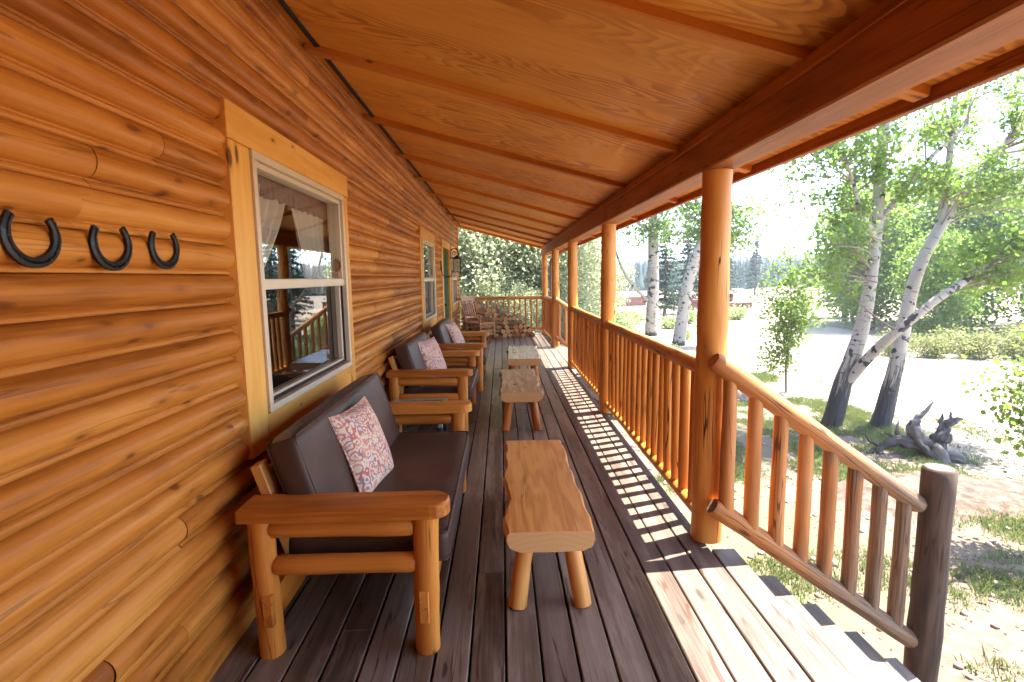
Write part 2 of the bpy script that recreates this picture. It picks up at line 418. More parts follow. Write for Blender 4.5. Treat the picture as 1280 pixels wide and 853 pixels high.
    def log(s, a, b, r, r2=None, n=14, seg=6, wob=.012, **kw):
        a = Vector(a); b = Vector(b); r2 = r if r2 is None else r2
        d = (b - a).normalized(); u = d.orthogonal().normalized(); w = d.cross(u)
        ph = rnd.uniform(0, 6.28)
        pts = []; rr = []
        for i in range(seg + 1):
            t = i / seg; k = math.sin(t * math.pi)
            pts.append(a.lerp(b, t) + (u * math.sin(t * 5 + ph) + w * math.cos(t * 4 + ph)) * wob * r * 10 * .1 * (1 if 0 < i < seg else .3))
            rr.append((r + (r2 - r) * t) * (1 + rnd.uniform(-.03, .03)))
        s.tube(pts, rr, n, rough=.07, **kw)
    def grid(s, fn, nu, nv, gfn, tone=.5, mi=0, smooth=True, flip=False):
        V = []; G = []
        for i in range(nu + 1):
            for j in range(nv + 1):
                V.append(fn(i / nu, j / nv)); G.append(gfn(i / nu, j / nv))
        F = []
        for i in range(nu):
            for j in range(nv):
                q = (i * (nv + 1) + j, (i + 1) * (nv + 1) + j, (i + 1) * (nv + 1) + j + 1, i * (nv + 1) + j + 1)
                F.append(q[::-1] if flip else q)
        s.add(V, F, G, [tone] * len(V), mi, smooth)
    def build(s, name, mats, parent=None, loc=None):
        me = bpy.data.meshes.new(name)
        me.from_pydata(s.v, [], s.f)
        if not isinstance(mats, (list, tuple)): mats = [mats]
        for m in mats: me.materials.append(m)
        me.polygons.foreach_set('material_index', s.mi); me.polygons.foreach_set('use_smooth', s.sm)
        a = me.attributes.new('g', 'FLOAT_VECTOR', 'POINT'); a.data.foreach_set('vector', np.array(s.g, 'f').ravel())
        a = me.attributes.new('tone', 'FLOAT', 'POINT'); a.data.foreach_set('value', np.array(s.t, 'f'))
        me.update()
        o = bpy.data.objects.new(name, me); COL.objects.link(o)
        if parent is not None: o.parent = parent
        if loc: o.location = loc
        return o

def bake(o, loc):
    """put a mesh object's origin at loc without moving its geometry"""
    o.data.transform(Matrix.Translation(-Vector(loc))); o.location = loc
    return o

def tag(o, label=None, cat=None, group=None, kind=None):
    if label: o['label'] = label
    if cat: o['category'] = cat
    if group: o['group'] = group
    if kind: o['kind'] = kind
    return o

def thing(name, loc, label, cat, group=None, rz=0, kind=None):
    o = bpy.data.objects.new(name, None); COL.objects.link(o); o.empty_display_size = .1
    o.location = loc; o.rotation_euler = (0, 0, rz)
    return tag(o, label, cat, group, kind)

def copy_tree(o, parent=None):
    c = o.copy(); COL.objects.link(c)
    if parent is not None: c.parent = parent
    for ch in o.children: copy_tree(ch, c)
    return c

def fast_mesh(name, V, F, tone, mat, parent=None, g=None, smooth=False):
    """V (n,3), F (m,k) numpy, tone per vertex"""
    me = bpy.data.meshes.new(name); k = F.shape[1]
    me.vertices.add(len(V)); me.vertices.foreach_set('co', V.astype('f').ravel())
    me.loops.add(F.size); me.loops.foreach_set('vertex_index', F.astype('i').ravel())
    me.polygons.add(len(F)); me.polygons.foreach_set('loop_start', np.arange(0, F.size, k, dtype='i'))
    try: me.polygons.foreach_set('loop_total', np.full(len(F), k, dtype='i'))
    except Exception: pass
    me.update(calc_edges=True)
    a = me.attributes.new('tone', 'FLOAT', 'POINT'); a.data.foreach_set('value', tone.astype('f'))
    if smooth: me.polygons.foreach_set('use_smooth', np.ones(len(F), dtype=bool))
    me.materials.append(mat)
    o = bpy.data.objects.new(name, me); COL.objects.link(o)
    if parent is not None: o.parent = parent
    return o

def leaf_arrays(C, size, rng, up=.3, aspect=.85, tone=None):
    n = len(C)
    N = rng.normal(size=(n, 3)); N[:, 2] += up; N /= np.linalg.norm(N, axis=1)[:, None]
    A = rng.normal(size=(n, 3)); A -= N * (A * N).sum(1)[:, None]; A /= np.linalg.norm(A, axis=1)[:, None]
    B = np.cross(N, A); s = size * rng.uniform(.65, 1.25, n)[:, None]
    a = A * s * .5; b = B * s * .5 * aspect
    # six-sided leaf: stem, two shoulders, tip
    V = np.stack([C - a, C - a * .25 + b, C + a * .45 + b * .7, C + a * 1.05, C + a * .45 - b * .7, C - a * .25 - b], 1).reshape(-1, 3)
    F = np.arange(n * 6).reshape(n, 6)
    t = rng.uniform(0, 1, n) if tone is None else np.clip(tone + rng.normal(0, .2, n), 0, 1)
    return V, F, np.repeat(t, 6)

# ------------------------------------------------------------------ ground, path, hills
G0 = -.90
def hgt(x, y):
    d = max(0., y - 45) / 100.
    h = G0 + .04 * mnoise.noise((x * .35, y * .35, 0)) * min(1, max(0, (abs(x) + abs(y) - 4) / 4))
    h += .25 * mnoise.noise((x * .05, y * .05, 3)) * min(1, max(0, (math.hypot(x, y) - 14) / 20))
    if x > 14: h += .012 * (x - 14)
    return h
def ground():
    m = MB()
    def axis(lo, hi):
        # fine near, coarse far
        a = [0.]
        while a[-1] < hi: a.append(a[-1] + max(.35, a[-1] * .055))
        b = [0.]
        while b[-1] > lo: b.append(b[-1] - max(.35, -b[-1] * .055))
        return b[:0:-1] + a
    X = axis(-200, 330); Y = axis(-70, 330)
    V = [(x, y, hgt(x, y)) for x in X for y in Y]; ny = len(Y)
    F = [(i * ny + j, (i + 1) * ny + j, (i + 1) * ny + j + 1, i * ny + j + 1) for i in range(len(X) - 1) for j in range(ny - 1)]
    m.add(V, F, V, [.5] * len(V), 0, True)
    return m.build('ground', M['sand'])
tag(ground(), 'sandy ground with thin patchy grass around the porch', kind='structure')
def path():
    m = MB()
    cl = [(9.0, -8), (8.6, 0), (8.8, 4), (9.6, 8), (10.6, 12), (11.6, 16), (12.6, 21), (13.0, 27), (11.5, 36), (9, 50)]
    pts = []
    for i in range(len(cl) - 1):
        for k in range(14):
            t = k / 14; p0 = cl[max(i - 1, 0)]; p1 = cl[i]; p2 = cl[i + 1]; p3 = cl[min(i + 2, len(cl) - 1)]
            pts.append(tuple(.5 * (2 * p1[c] + (p2[c] - p0[c]) * t + (2 * p0[c] - 5 * p1[c] + 4 * p2[c] - p3[c]) * t * t + (3 * p1[c] - p0[c] - 3 * p2[c] + p3[c]) * t ** 3) for c in (0, 1)))
    V = []; n = 13
    for i, p in enumerate(pts):
        q = pts[min(i + 1, len(pts) - 1)]; r = pts[max(i - 1, 0)]
        d = Vector((q[0] - r[0], q[1] - r[1])).normalized(); nn = Vector((d.y, -d.x))
        for j in range(n):
            u = j / (n - 1) * 2 - 1
            w = 2.0 + .35 * mnoise.noise((i * .17, 5 + (0 if u < 0 else 9), 0)) + (.9 if p[1] > 9 and p[1] < 20 else 0)
            x = p[0] + nn.x * u * w; y = p[1] + nn.y * u * w
            V.append((x, y, hgt(x, y) + .012 - .03 * max(0, abs(u) - .8)))
    F = [(i * n + j, i * n + j + 1, (i + 1) * n + j + 1, (i + 1) * n + j) for i in range(len(pts) - 1) for j in range(n - 1)]
    m.add(V, F, V, [.5] * len(V), 0, True)
    o = m.build('dirt_path', M['path']); tag(o, 'pale dirt track curving past the aspens', kind='structure')
path()

def hill_h(x, y):
    t = min(1, max(0, (y - 75) / 170.))
    base = G0 - .2 + 13.5 * (t * t * (3 - 2 * t)) * (.62 + .38 * mnoise.noise((x * .006 + 2.2, 1.7, 0)) + .22 * mnoise.noise((x * .017, y * .01, 4)))
    return base + .5 * mnoise.noise((x * .04, y * .04, 1)) * t
def hills():
    m = MB(); X = np.linspace(-190, 320, 60); Y = np.linspace(70, 325, 36)
    V = [(x, y, hill_h(x, y) if y < 300 else hill_h(x, y) - (y - 300) * .03) for x in X for y in Y]; ny = len(Y)
    F = [(i * ny + j, (i + 1) * ny + j, (i + 1) * ny + j + 1, i * ny + j + 1) for i in range(len(X) - 1) for j in range(ny - 1)]
    m.add(V, F, V, [.5] * len(V), 0, True)
    tag(m.build('hills', M['hill']), 'low wooded hills along the horizon', kind='structure')
    rng = np.random.default_rng(4); Vs = []; Fs = []; o = 0; T = []
    ring = 6
    for k in range(5200):
        y = 78 + 190 * rng.random() ** 1.3; x = rng.uniform(-.75, 1.15) * y
        h = rng.uniform(2.2, 4.6) * (1.15 if y < 130 else .9); r = h * rng.uniform(.16, .24); z = hill_h(x, y) - .2
        for (zz, rr) in ((0.06, 1.), (.42, .62), (.74, .32), (1., .02)):
            a0 = rng.uniform(0, 1)
            for q in range(ring):
                a = 2 * math.pi * (q + a0) / ring; j = rng.uniform(.75, 1.2)
                Vs.append((x + math.cos(a) * r * rr * j, y + math.sin(a) * r * rr * j, z + h * zz))
        for l in range(3):
            for q in range(ring):
                Fs.append((o + l * ring + q, o + l * ring + (q + 1) % ring, o + (l + 1) * ring + (q + 1) % ring, o + (l + 1) * ring + q))
        o += 4 * ring
    V = np.array(Vs); F = np.array(Fs)
    w = fast_mesh('hillside_forest', V, F, np.full(len(V), .5), M['fir'])
    tag(w, 'dark conifer forest covering the far hills', 'forest', kind='stuff')
hills()

# ------------------------------------------------------------------ cabin
WX = -1.195                       # groove plane of the siding
YA, YB = -8.0, 14.25
WIN = [(2.46, 3.93, .86, 2.19), (7.70, 9.10, .86, 2.17), (12.35, 13.62, .86, 2.17)]
DOOR = (10.46, 11.86, 0.02, 2.20)
cabin = thing('log_cabin', (WX, 0, 0), 'cabin wall of honey varnished half log siding beside the porch', 'cabin', kind='thing')
def cb(m, name, mat, parent=cabin):
    o = m.build(name, mat); o.parent = parent
    o.matrix_parent_inverse = Matrix.Translation(-Vector((WX, 0, 0))) if parent is cabin else Matrix.Identity(4)
    return o
def siding():
    m = MB(); H = .1245; z0 = 1.579 - 13 * H
    ncourse = 26
    for c in range(ncourse):
        zt = z0 + (c + 1) * H - H * 0; zb = zt - H
        # profile from top to bottom (offset from groove plane)
        prof = [(-.030, zt - .0015)]
        R_, zc = .0505, zt - .0505
        for k in range(13):
            a = math.pi / 2 - math.pi * k / 12
            b0 = -.028 if a > 0 else -.010; ca = max(0., math.cos(a)) ** .75; prof.append((b0 + (.040 - b0) * ca, zc + R_ * math.sin(a)))
        prof += [(-.006, zb + .0225), (.015, zb + .0018), (-.030, zb + .0005)]
        # boards with butt joints
        y = YA; cuts = [YA]
        while y < YB:
            y += rnd.uniform(1.6, 3.9); cuts.append(min(y, YB))
        segs = []
        for a, b in zip(cuts[:-1], cuts[1:]):
            brk = [a + .0003, b - .0003]
            for (ya, yb, za, zz) in WIN + [DOOR]:
                for e in (ya, yb):
                    if brk[0] < e < brk[-1]: brk.append(e)
            n = 0
            brk = sorted(brk); o = m.off(); tn = rnd.random()
            bow = rnd.uniform(-.003, .003); ph = rnd.uniform(0, 60)
            for s0, s1 in zip(brk[:-1], brk[1:]):
                nn = max(1, int((s1 - s0) / .25)); ys = [s0 + (s1 - s0) * i / nn for i in range(nn + 1)]
                V = []; G = []
                for yy in ys:
                    wob = .0025 * mnoise.noise((yy * 1.3 + ph, c, 0)) + bow
                    for i, (dx, zz) in enumerate(prof):
                        e = 1. if 0 < i < len(prof) - 1 else 0.
                        V.append((WX + dx + wob * e, yy, zz + .001 * mnoise.noise((yy * 2, c * 3.1, 7)) * e)); G.append((yy + o[0], dx * 1. + o[1], zz + o[2]))
                F = []; npf = len(prof)
                for i in range(nn):
                    ym = (ys[i] + ys[i + 1]) / 2
                    for j in range(npf - 1):
                        zm = (prof[j][1] + prof[j + 1][1]) / 2
                        if any(ya < ym < yb and za < zm < zz for (ya, yb, za, zz) in WIN + [DOOR]): continue
                        F.append((i * npf + j, i * npf + j + 1, (i + 1) * npf + j + 1, (i + 1) * npf + j))
                m.add(V, F, G, [tn] * len(V), 0, True)
    # backing board behind the grooves, with the openings left out
    ysb = sorted({YA, YB, *[v for w in WIN + [DOOR] for v in w[:2]]}); zsb = sorted({-.05, 3.12, *[v for w in WIN + [DOOR] for v in w[2:]]})
    for a, b in zip(ysb[:-1], ysb[1:]):
        for c, d in zip(zsb[:-1], zsb[1:]):
            ym, zm = (a + b) / 2, (c + d) / 2
            if any(ya < ym < yb and za < zm < zz for (ya, yb, za, zz) in WIN + [DOOR]): continue
            m.add([(WX - .036, a, c), (WX - .036, b, c), (WX - .036, b, d), (WX - .036, a, d)], [(0, 1, 2, 3)], [(a, c, 0)] * 4, [0] * 4, 1)
    return cb(m, 'log_siding', [M['wall'], M['sill']])
siding()
m = MB(); m.bx(WX - .10, WX + .055, YB, YB + .09, -.6, 3.05, 2); cb(m, 'corner_board', M['trim'])
m = MB(); m.bx(WX - 6, WX - .02, YB - .05, YB + .03, -.9, 3.1, 0); cb(m, 'end_wall', M['wall'])
m = MB(); k = 0
while -.9 + k * .1245 < 3.0:
    z = -.9 + k * .1245; xr = 2.6
    m.log((WX - .1, -1.15, z + .06), (xr, -1.15, z + .06), .066, n=12, seg=3); k += 1
cb(m, 'added_shade_wall', M['wall'])  # unseen wall behind the camera, added to darken the near siding
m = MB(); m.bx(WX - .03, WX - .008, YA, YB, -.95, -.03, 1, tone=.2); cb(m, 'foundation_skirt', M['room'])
# inside room
def room():
    m = MB()
    x0, x1, y0, y1, z0, z1 = WX - 4.2, WX - .12, YA + .1, YB - .3, -.02, 2.75
    m.bx(x0 - .05, x0, y0, y1, z0, z1, 1); m.bx(x0, x1, y0 - .05, y0, z0, z1, 0); m.bx(x0, x1, y1, y1 + .05, z0, z1, 0)
    m.bx(x0, x1, y0, y1, z1, z1 + .05, 1); m.bx(x0, x1, y0, y1, z0 - .05, z0, 1)
    for yy in (5.6, 9.9): m.bx(x0, x1 - .3, yy, yy + .08, z0 + .01, z1 - .01, 0)
    # inner lining of the front wall between openings
    ysb = sorted({y0, y1, *[v for w in WIN for v in w[:2]]})
    for a, b in zip(ysb[:-1], ysb[1:]):
        if any(w[0] < (a + b) / 2 < w[1] for w in WIN):
            m.bx(x1 - .02, x1, a, b, z0, .86, 1); m.bx(x1 - .02, x1, a, b, 2.19, z1, 1)
        else: m.bx(x1 - .02, x1, a, b, z0, z1, 1)
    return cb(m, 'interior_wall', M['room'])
room()

def window(i, ya, yb, za, zb, casL, casR, head, sillh):
    fr0 = MB(); X = WX
    # outer pine casing: head, two legs, apron
    fr0.bx(X - .02, X + .058, ya - casL - .012, yb + casR + .012, zb - .035, zb + head, 1)
    zt = zb - .037
    fr0.bx(X - .02, X + .052, ya - casL, ya + .035, za - sillh, zt, 2)
    fr0.bx(X - .02, X + .052, yb - .035, yb + casR, za - sillh, zt, 2)
    fr0.bx(X - .02, X + .049, ya + .0375, yb - .0375, za - sillh, za + .045, 1)
    w = cb(fr0, 'window', M['trim'])
    def sub(m, name, mat):
        o = m.build(name, mat); o.parent = w; return o
    a, b, c, d = ya + .04, yb - .04, za + .05, zb - .04; mid = (c + d) / 2 - .002
    f = MB()
    t = .035
    f.bx(X - .05, X + .066, a, b, d - t, d, 1); f.bx(X - .05, X + .066, a, b, c, c + t, 1)
    f.bx(X - .05, X + .0655, a, a + t, c + t, d - t, 2); f.bx(X - .05, X + .0655, b - t, b, c + t, d - t, 2)
    sub(f, 'window_frame', M['frame'])
    f = MB(); s = .03
    a2, b2 = a + t + .001, b - t - .001
    # upper sash (outer), meeting rail
    f.bx(X - .03, X + .045, a2, b2, d - t - s, d - t - .001, 1); f.bx(X - .03, X + .050, a2, b2, mid - .022, mid + .03, 1)
    f.bx(X - .03, X + .045, a2, a2 + s * .6, mid + .031, d - t - s - .001, 2); f.bx(X - .03, X + .045, b2 - s * .6, b2, mid + .031, d - t - s - .001, 2)
    sub(f, 'upper_sash', M['frame'])
    f = MB()
    f.bx(X - .045, X + .02, a2, b2, c + t + .001, c + t + s, 1); f.bx(X - .045, X + .02, a2, a2 + s, c + t + s + .001, mid - .023, 2)
    f.bx(X - .045, X + .02, b2 - s, b2, c + t + s + .001, mid - .023, 2)
    sub(f, 'lower_sash', M['frame'])
    f = MB(); xg = X + .012
    f.bx(xg - .002, xg, a2 + .01, b2 - .01, mid + .02, d - t - .01, 1, bev=0); sub(f, 'upper_pane', M['glass'])
    f = MB(); xg = X - .012
    f.bx(xg - .002, xg, a2 + .01, b2 - .01, c + t + .01, mid - .01, 1, bev=0); sub(f, 'lower_pane', M['glass_low'])
    f = MB(); e = .012                      # insect screen bead
    f.bx(X + .024, X + .034, a2, b2, c + t + .001, c + t + .018, 1, bev=.002); f.bx(X + .024, X + .034, a2, a2 + .014, c + t + .019, mid - .024, 2, bev=.002)
    f.bx(X + .024, X + .034, b2 - .014, b2, c + t + .019, mid - .024, 2, bev=.002)
    sub(f, 'screen_frame', M['iron'])
    if i == 0: tag(w, 'nearest window, wide pine casing around two sashes')
    if i == 1: tag(w, 'window beyond the second armchair')
    if i == 2: tag(w, 'window past the green door')
    return w
window(0, *WIN[0], .15, .09, .12, .12)
window(1, *WIN[1], .12, .12, .12, .12)
window(2, *WIN[2], .12, .12, .12, .12)

def door():
    ya, yb, za, zb = DOOR; X = WX
    f = MB()
    f.bx(X - .05, X + .058, ya - .11, yb + .11, zb - .04, zb + .12, 1)
    f.bx(X - .05, X + .052, ya - .10, ya + .05, za, zb - .042, 2); f.bx(X - .05, X + .052, yb - .05, yb + .10, za, zb - .042, 2)
    d = cb(f, 'door', M['trim']); d['label'] = 'green painted door with pale pine casing'
    s = MB(); s.bx(X - .03, X + .008, ya + .052, yb - .052, za + .01, zb - .045, 2)
    for (c, e) in ((.25, .95), (1.1, 2.0)):
        for (y0, y1) in ((ya + .17, (ya + yb) / 2 - .06), ((ya + yb) / 2 + .06, yb - .17)):
            s.bx(X, X + .016, y0, y1, c, e, 2, bev=.012)
    o = s.build('door_slab', M['door']); o.parent = d
    h = MB(); h.tube([(X + .005, ya + .14, 1.0), (X + .05, ya + .14, 1.0)], [.012, .012], 10)
    h.tube([(X + .045, ya + .14, 1.0), (X + .055, ya + .14, 1.0), (X + .085, ya + .14, 1.0), (X + .09, ya + .14, 1.0)], [.015, .03, .03, .012], 12)
    o = h.build('door_handle', M['brass']); o.parent = d
door()

# curtains inside the near window
def curtain(ya, yb, zt, edge, label):
    """edge(t) -> (y0,y1) of the cloth at t (0 top .. 1 bottom)"""
    X = WX - .095; zb = zt - .62
    t = thing('curtain', (X, (ya + yb) / 2, zt), label, 'curtain', 'curtains inside the near window')
    m = MB()
    def fn(u, v):
        y0, y1 = edge(v); y = y0 + (y1 - y0) * u
        return (X + .018 * math.sin(u * 38 + 3 * v) * (1 - .3 * v), y, zt - .05 - (zt - .05 - zb) * v - .03 * math.sin(u * math.pi) * v)
    m.grid(fn, 60, 16, lambda u, v: (u, v, 0))
    o = m.build('curtain_cloth', M['curtain'], t); bake0(o, t)
    m = MB()
    def fn2(u, v):
        y = ya + (yb - ya) * u
        return (X + .012 + .02 * math.sin(u * 70 + v * 2) * (.4 + v), y, zt + .04 - .15 * v - .008 * math.sin(u * 33) * v)
    m.grid(fn2, 90, 5, lambda u, v: (u, v, 0))
    o = m.build('ruffle', M['ruffle'], t); bake0(o, t)
def bake0(o, t):
    """child built in world coordinates: move into the (unrotated) parent's frame"""
    o.data.transform(Matrix.Translation(-t.location))
curtain(2.46, 3.27, 2.11, lambda t: (2.44, 3.24 - .50 * t ** 1.2), 'pale curtain with ruffled top, swept toward the left side of the near window')
curtain(3.28, 3.93, 2.10, lambda t: (3.28 + .24 * t, 3.93), 'pale curtain with ruffled top on the right side of the near window')
m = MB(); m.tube([(WX - .10, 2.35, 2.14), (WX - .10, 4.02, 2.14)], [.012, .012], 8)
tag(bake(m.build('curtain_rod', M['brass']), (WX - .10, 3.2, 2.14)), 'thin rod holding the two curtains inside the near window', 'curtain rod')

# ------------------------------------------------------------------ porch roof
ZW, SL = 2.985, .272              # ceiling height at the wall, slope per metre outward
def zc(x): return ZW - SL * (x - (-1.17))
EX = 1.62
m = MB()
roof = None
bat_y = [2.03 + 1.385 * k for k in range(-7, 10)]
edges = [YA] + bat_y + [YB + .3]
for a, b in zip(edges[:-1], edges[1:]):
    o = m.off(); tn = rnd.random(); nx = 6
    V = []; Gc = []
    for i in range(nx + 1):
        x = -1.24 + (EX + 1.24) * i / nx
        for y in (a + .001, b - .001): V.append((x, y, zc(x))); Gc.append((x * .9 + o[0], y * .9 + o[1], o[2]))
    m.add(V, [(2 * i, 2 * i + 1, 2 * i + 3, 2 * i + 2) for i in range(nx)], Gc, [tn] * len(V))
ceil_mb = m
m = MB(); A_, B_ = YA - .02, YB + .42
V = [(-1.26, A_, zc(-1.26) + .012), (EX + .06, A_, zc(EX + .06) + .012), (EX + .06, B_, zc(EX + .06) + .012), (-1.26, B_, zc(-1.26) + .012)]
V += [(x, y, z + .06) for x, y, z in V]
m.add(V, [(0, 3, 2, 1), (4, 5, 6, 7), (0, 1, 5, 4), (1, 2, 6, 5), (2, 3, 7, 6), (3, 0, 4, 7)], V, [.5] * 8)
roof = cb(m, 'porch_roof', M['roof'])
ceil_mb.build('ceiling_panel', M['ply'], roof)
ang = math.atan(SL)
for y in bat_y + [YB + .22]:
    m = MB(); L = (EX - .012 + 1.17) / math.cos(ang); xc = (EX - .012 - 1.17) / 2
    rt = Matrix.Rotation(ang, 3, 'Y')
    dz = .045 if y < YB else .06
    m.box((xc, y, zc(xc) - dz / 2 + .004), (L, .075, dz), 0, .005, rt)
    m.build('batten', M['batten'], roof)
# beam (two stacked timbers)
m = MB(); m.bx(1.105, 1.275, YA, 5.6, 2.105, 2.262, 1, .008); m.bx(1.104, 1.276, 5.603, YB + .12, 2.1045, 2.2625, 1, .008); m.build('roof_beam', M['beam'], roof)
m = MB(); m.bx(1.125, 1.265, YA, 6.9, 2.264, zc(1.2) - .006, 1, .006); m.bx(1.1245, 1.2655, 6.903, YB + .12, 2.2645, zc(1.2) - .006, 1, .006); m.build('upper_beam', M['beam'], roof)
m = MB(); m.bx(EX - .010, EX + .028, YA, YB + .40, zc(EX) - .055, zc(EX) + .03, 1); m.build('fascia', M['beam'], roof)
m = MB()
for a, b in zip(([YA] + bat_y)[:], bat_y + [YB]):
    if a + .05 < b - .05: m.bx(-1.105, -1.075, a + .04, b - .04, zc(-1.09) - .012, zc(-1.09) - .001, 1, .001)
m.build('vent_strip', M['strip'], roof)
m = MB(); m.tube([(1.102, 1.0 + .5 * i, 2.268 + .004 * math.sin(i * 2.3)) for i in range(27)], [.0022] * 27, 5)
tag(bake(m.build('light_wire', M['furn']), (1.1, 7, 2.268)), 'thin wire run along the joint of the roof beam', 'wire')

# ------------------------------------------------------------------ deck
m = MB()
x = -1.172; k = 0; pitch = .1462
while x < 1.29:
    x1 = x + pitch - .0100
    last = x > 1.13
    y = YA
    while y < 14.2:
        e = y + rnd.uniform(4.2, 6.5)
        if y < YA + .1: e = y + rnd.uniform(3.0, 9.5)
        e = min(e, 14.2)
        lim = []
        if last:                       # the edge board only exists at the two stair openings
            for (p, q) in ((YA, 2.762), (8.76, 11.03)):
                a, b = max(y, p), min(e, q)
                if b - a > .05: lim.append((a, b))
        else: lim = [(y, e)]
        for a, b in lim:
            m.bx(x + rnd.uniform(-.0012, .0012), min(x1, 1.245) if not last else 1.298, a + .0015, b - .0015, -.038, rnd.uniform(-.0012, .0012), 1, .004, mi=1 if x > .68 else 0)
        y = e
    x += pitch; k += 1
deck = m.build('porch_deck', [M['deck'], M['deck_sunlit']]); tag(deck, 'dark stained plank porch floor', kind='structure')
m = MB(); m.bx(1.0, 1.15, YA, 14.2, -.9, -.08, 1); 
tag(bake(m.build('deck_skirt', M['room']), (1.1, 6, -.9)), 'dark timber skirt closing the space under the porch edge', 'skirt', kind='thing')
m = MB()
for yy in np.arange(-7.9, 14.3, .6): m.bx(-1.17, 1.0, yy, yy + .04, -.20, -.042, 0)
tag(m.build('deck_joist', M['room']), 'joists under the porch floor', 'joist', kind='structure')

# ------------------------------------------------------------------ posts
POSTS = [(1.185, 2.895), (1.19, 5.80), (1.19, 8.68), (1.185, 11.42), (1.165, 13.98)]
plab = ['nearest and thickest log porch post, carrying the stair handrail', 'log porch post second from the stairs, between two baluster railings',
        'log porch post at the near side of the far stair opening', 'log porch post at the far side of the far stair opening', 'log porch post at the far corner of the deck']
for (px, py), lb in zip(POSTS, plab):
    m = MB(); r = .082
    m.log((px, py, 0.001), (px + .004, py, 2.1035), r * 1.07, r * .96, n=26, seg=18, wob=.045)
    o = m.build('porch_post', M['post']); bake(o, (px, py, 0)); tag(o, lb, 'post', 'log posts of the porch')

# ------------------------------------------------------------------ railings
def railing(a, b, axis, label, n=None, spacing=.168, rail_r=.05, bal_r=.036, ztop=1.0, zbot=.105, group='baluster railings of the porch'):
    """straight railing from a to b (xy)"""
    A = Vector((*a, 0)); B = Vector((*b, 0)); t = thing('porch_railing', ((a[0] + b[0]) / 2, (a[1] + b[1]) / 2, 0), label, 'railing', group)
    L = (B - A).length; d = (B - A) / L
    m = MB(); m.log(A + Vector((0, 0, ztop)) , B + Vector((0, 0, ztop)), rail_r, rail_r * .96, n=16, seg=12, wob=.04); bake0(m.build('top_rail', M['post'], t), t)
    m = MB(); m.log(A + Vector((0, 0, zbot)), B + Vector((0, 0, zbot)), rail_r * .85, n=14, seg=12, wob=.03); bake0(m.build('bottom_rail', M['post'], t), t)
    k = int(round(L / spacing))
    for i in range(1, k):
        p = A + d * (L * i / k + rnd.uniform(-.006, .006))
        m = MB(); r = bal_r * rnd.uniform(.9, 1.1)
        m.log(p + Vector((0, 0, zbot + .015)), p + Vector((rnd.uniform(-.012, .012), rnd.uniform(-.012, .012), ztop - .02)), r, r * rnd.uniform(.9, 1.05), n=12, seg=5, wob=.05)
        bake0(m.build('baluster', M['post'], t), t)
    return t
railing((1.19, 2.96), (1.19, 5.74), 'y', 'log baluster railing between the nearest post and the second post')
railing((1.19, 5.86), (1.19, 8.62), 'y', 'log baluster railing between the second post and the far stair opening')
railing((1.18, 11.48), (1.165, 13.92), 'y', 'log baluster railing between the far stair opening and the corner post')
railing((-1.13, 13.99), (1.10, 13.99), 'x', 'low log railing closing the far end of the porch behind the firewood', spacing=.144, bal_r=.026, rail_r=.046, ztop=.985, zbot=.16)

SLP = .711
def stair_rail(y, x0, z0, label, weathered=True, newel_label=None, ypost=2.895):
    t = thing('stair_railing', (x0, y, 0), label, 'stair railing', 'sloping stair railings')
    A = Vector((x0, y, z0)); Lx = 1.205
    B = A + Vector((Lx, 0, -SLP * Lx))
    mat = [M['post'], M['postlow']]
    def two(m, a, b, r, r2, name, seg):
        # varnish worn to grey along the lower half: one log, material split by slot
        o = m.build(name, M['stair_rail'], t); bake0(o, t)
    gt = [max(0, min(1, -.25 + 1.15 * k / 14)) for k in range(15)]; gb = [max(0, min(1, .05 + 1.1 * k / 14)) for k in range(15)]
    m = MB(); m.log(A, B, .055, .05, n=18, seg=12, wob=.03, round_end=.02, tones=gt); two(m, 0, 0, 0, 0, 'top_rail', 0)
    m = MB(); dz = Vector((0.02, 0, -.825)); m.log(A + dz, B + dz, .052, .05, n=18, seg=12, wob=.03, round_end=.02, tones=gb); two(m, 0, 0, 0, 0, 'bottom_rail', 0)
    for i in range(8):
        xx = x0 + .10 + i * .1445
        zt = z0 - SLP * (xx - x0) - .03; zb = z0 - .825 - SLP * (xx - x0) + .02
        m = MB(); m.log((xx, y, zb), (xx + rnd.uniform(-.006, .006), y, zt), .040 * rnd.uniform(.93, 1.06), .038, n=14, seg=6, wob=.04, tones=[max(0, min(1, -.15 + i * .12 + .3 * (1 - k / 6) ** 2 + .25 * (k == 6))) for k in range(7)])
        bake0(m.build('baluster', M['stair_rail'], t), t)
    xn = B.x + .085
    m = MB(); zg = hgt(xn, y) - .05
    m.log((xn, y, zg), (xn + .01, y, z0 - SLP * Lx + .225), .083, .079, n=22, seg=10, wob=.03, endmi=1, round_end=.012, tone=.12)
    o = bake(m.build('newel_post', [M['postlow'], M['tread']]), (xn, y, zg)); tag(o, newel_label, 'post', 'weathered newel posts at the foot of the stairs')
stair_rail(2.755, 1.14, 1.085, 'sloping log stair railing beside the near steps, varnish worn grey lower down', newel_label='dark weathered log newel post at the foot of the near steps')
stair_rail(8.83, 1.15, 1.07, 'sloping stair railing hidden behind the post at the near side of the far steps', newel_label='newel post of the far steps, on the side nearer the camera')
stair_rail(11.27, 1.15, 1.07, 'sloping stair railing seen end on at the far side of the far steps', newel_label='newel post of the far steps, on the side away from the camera')

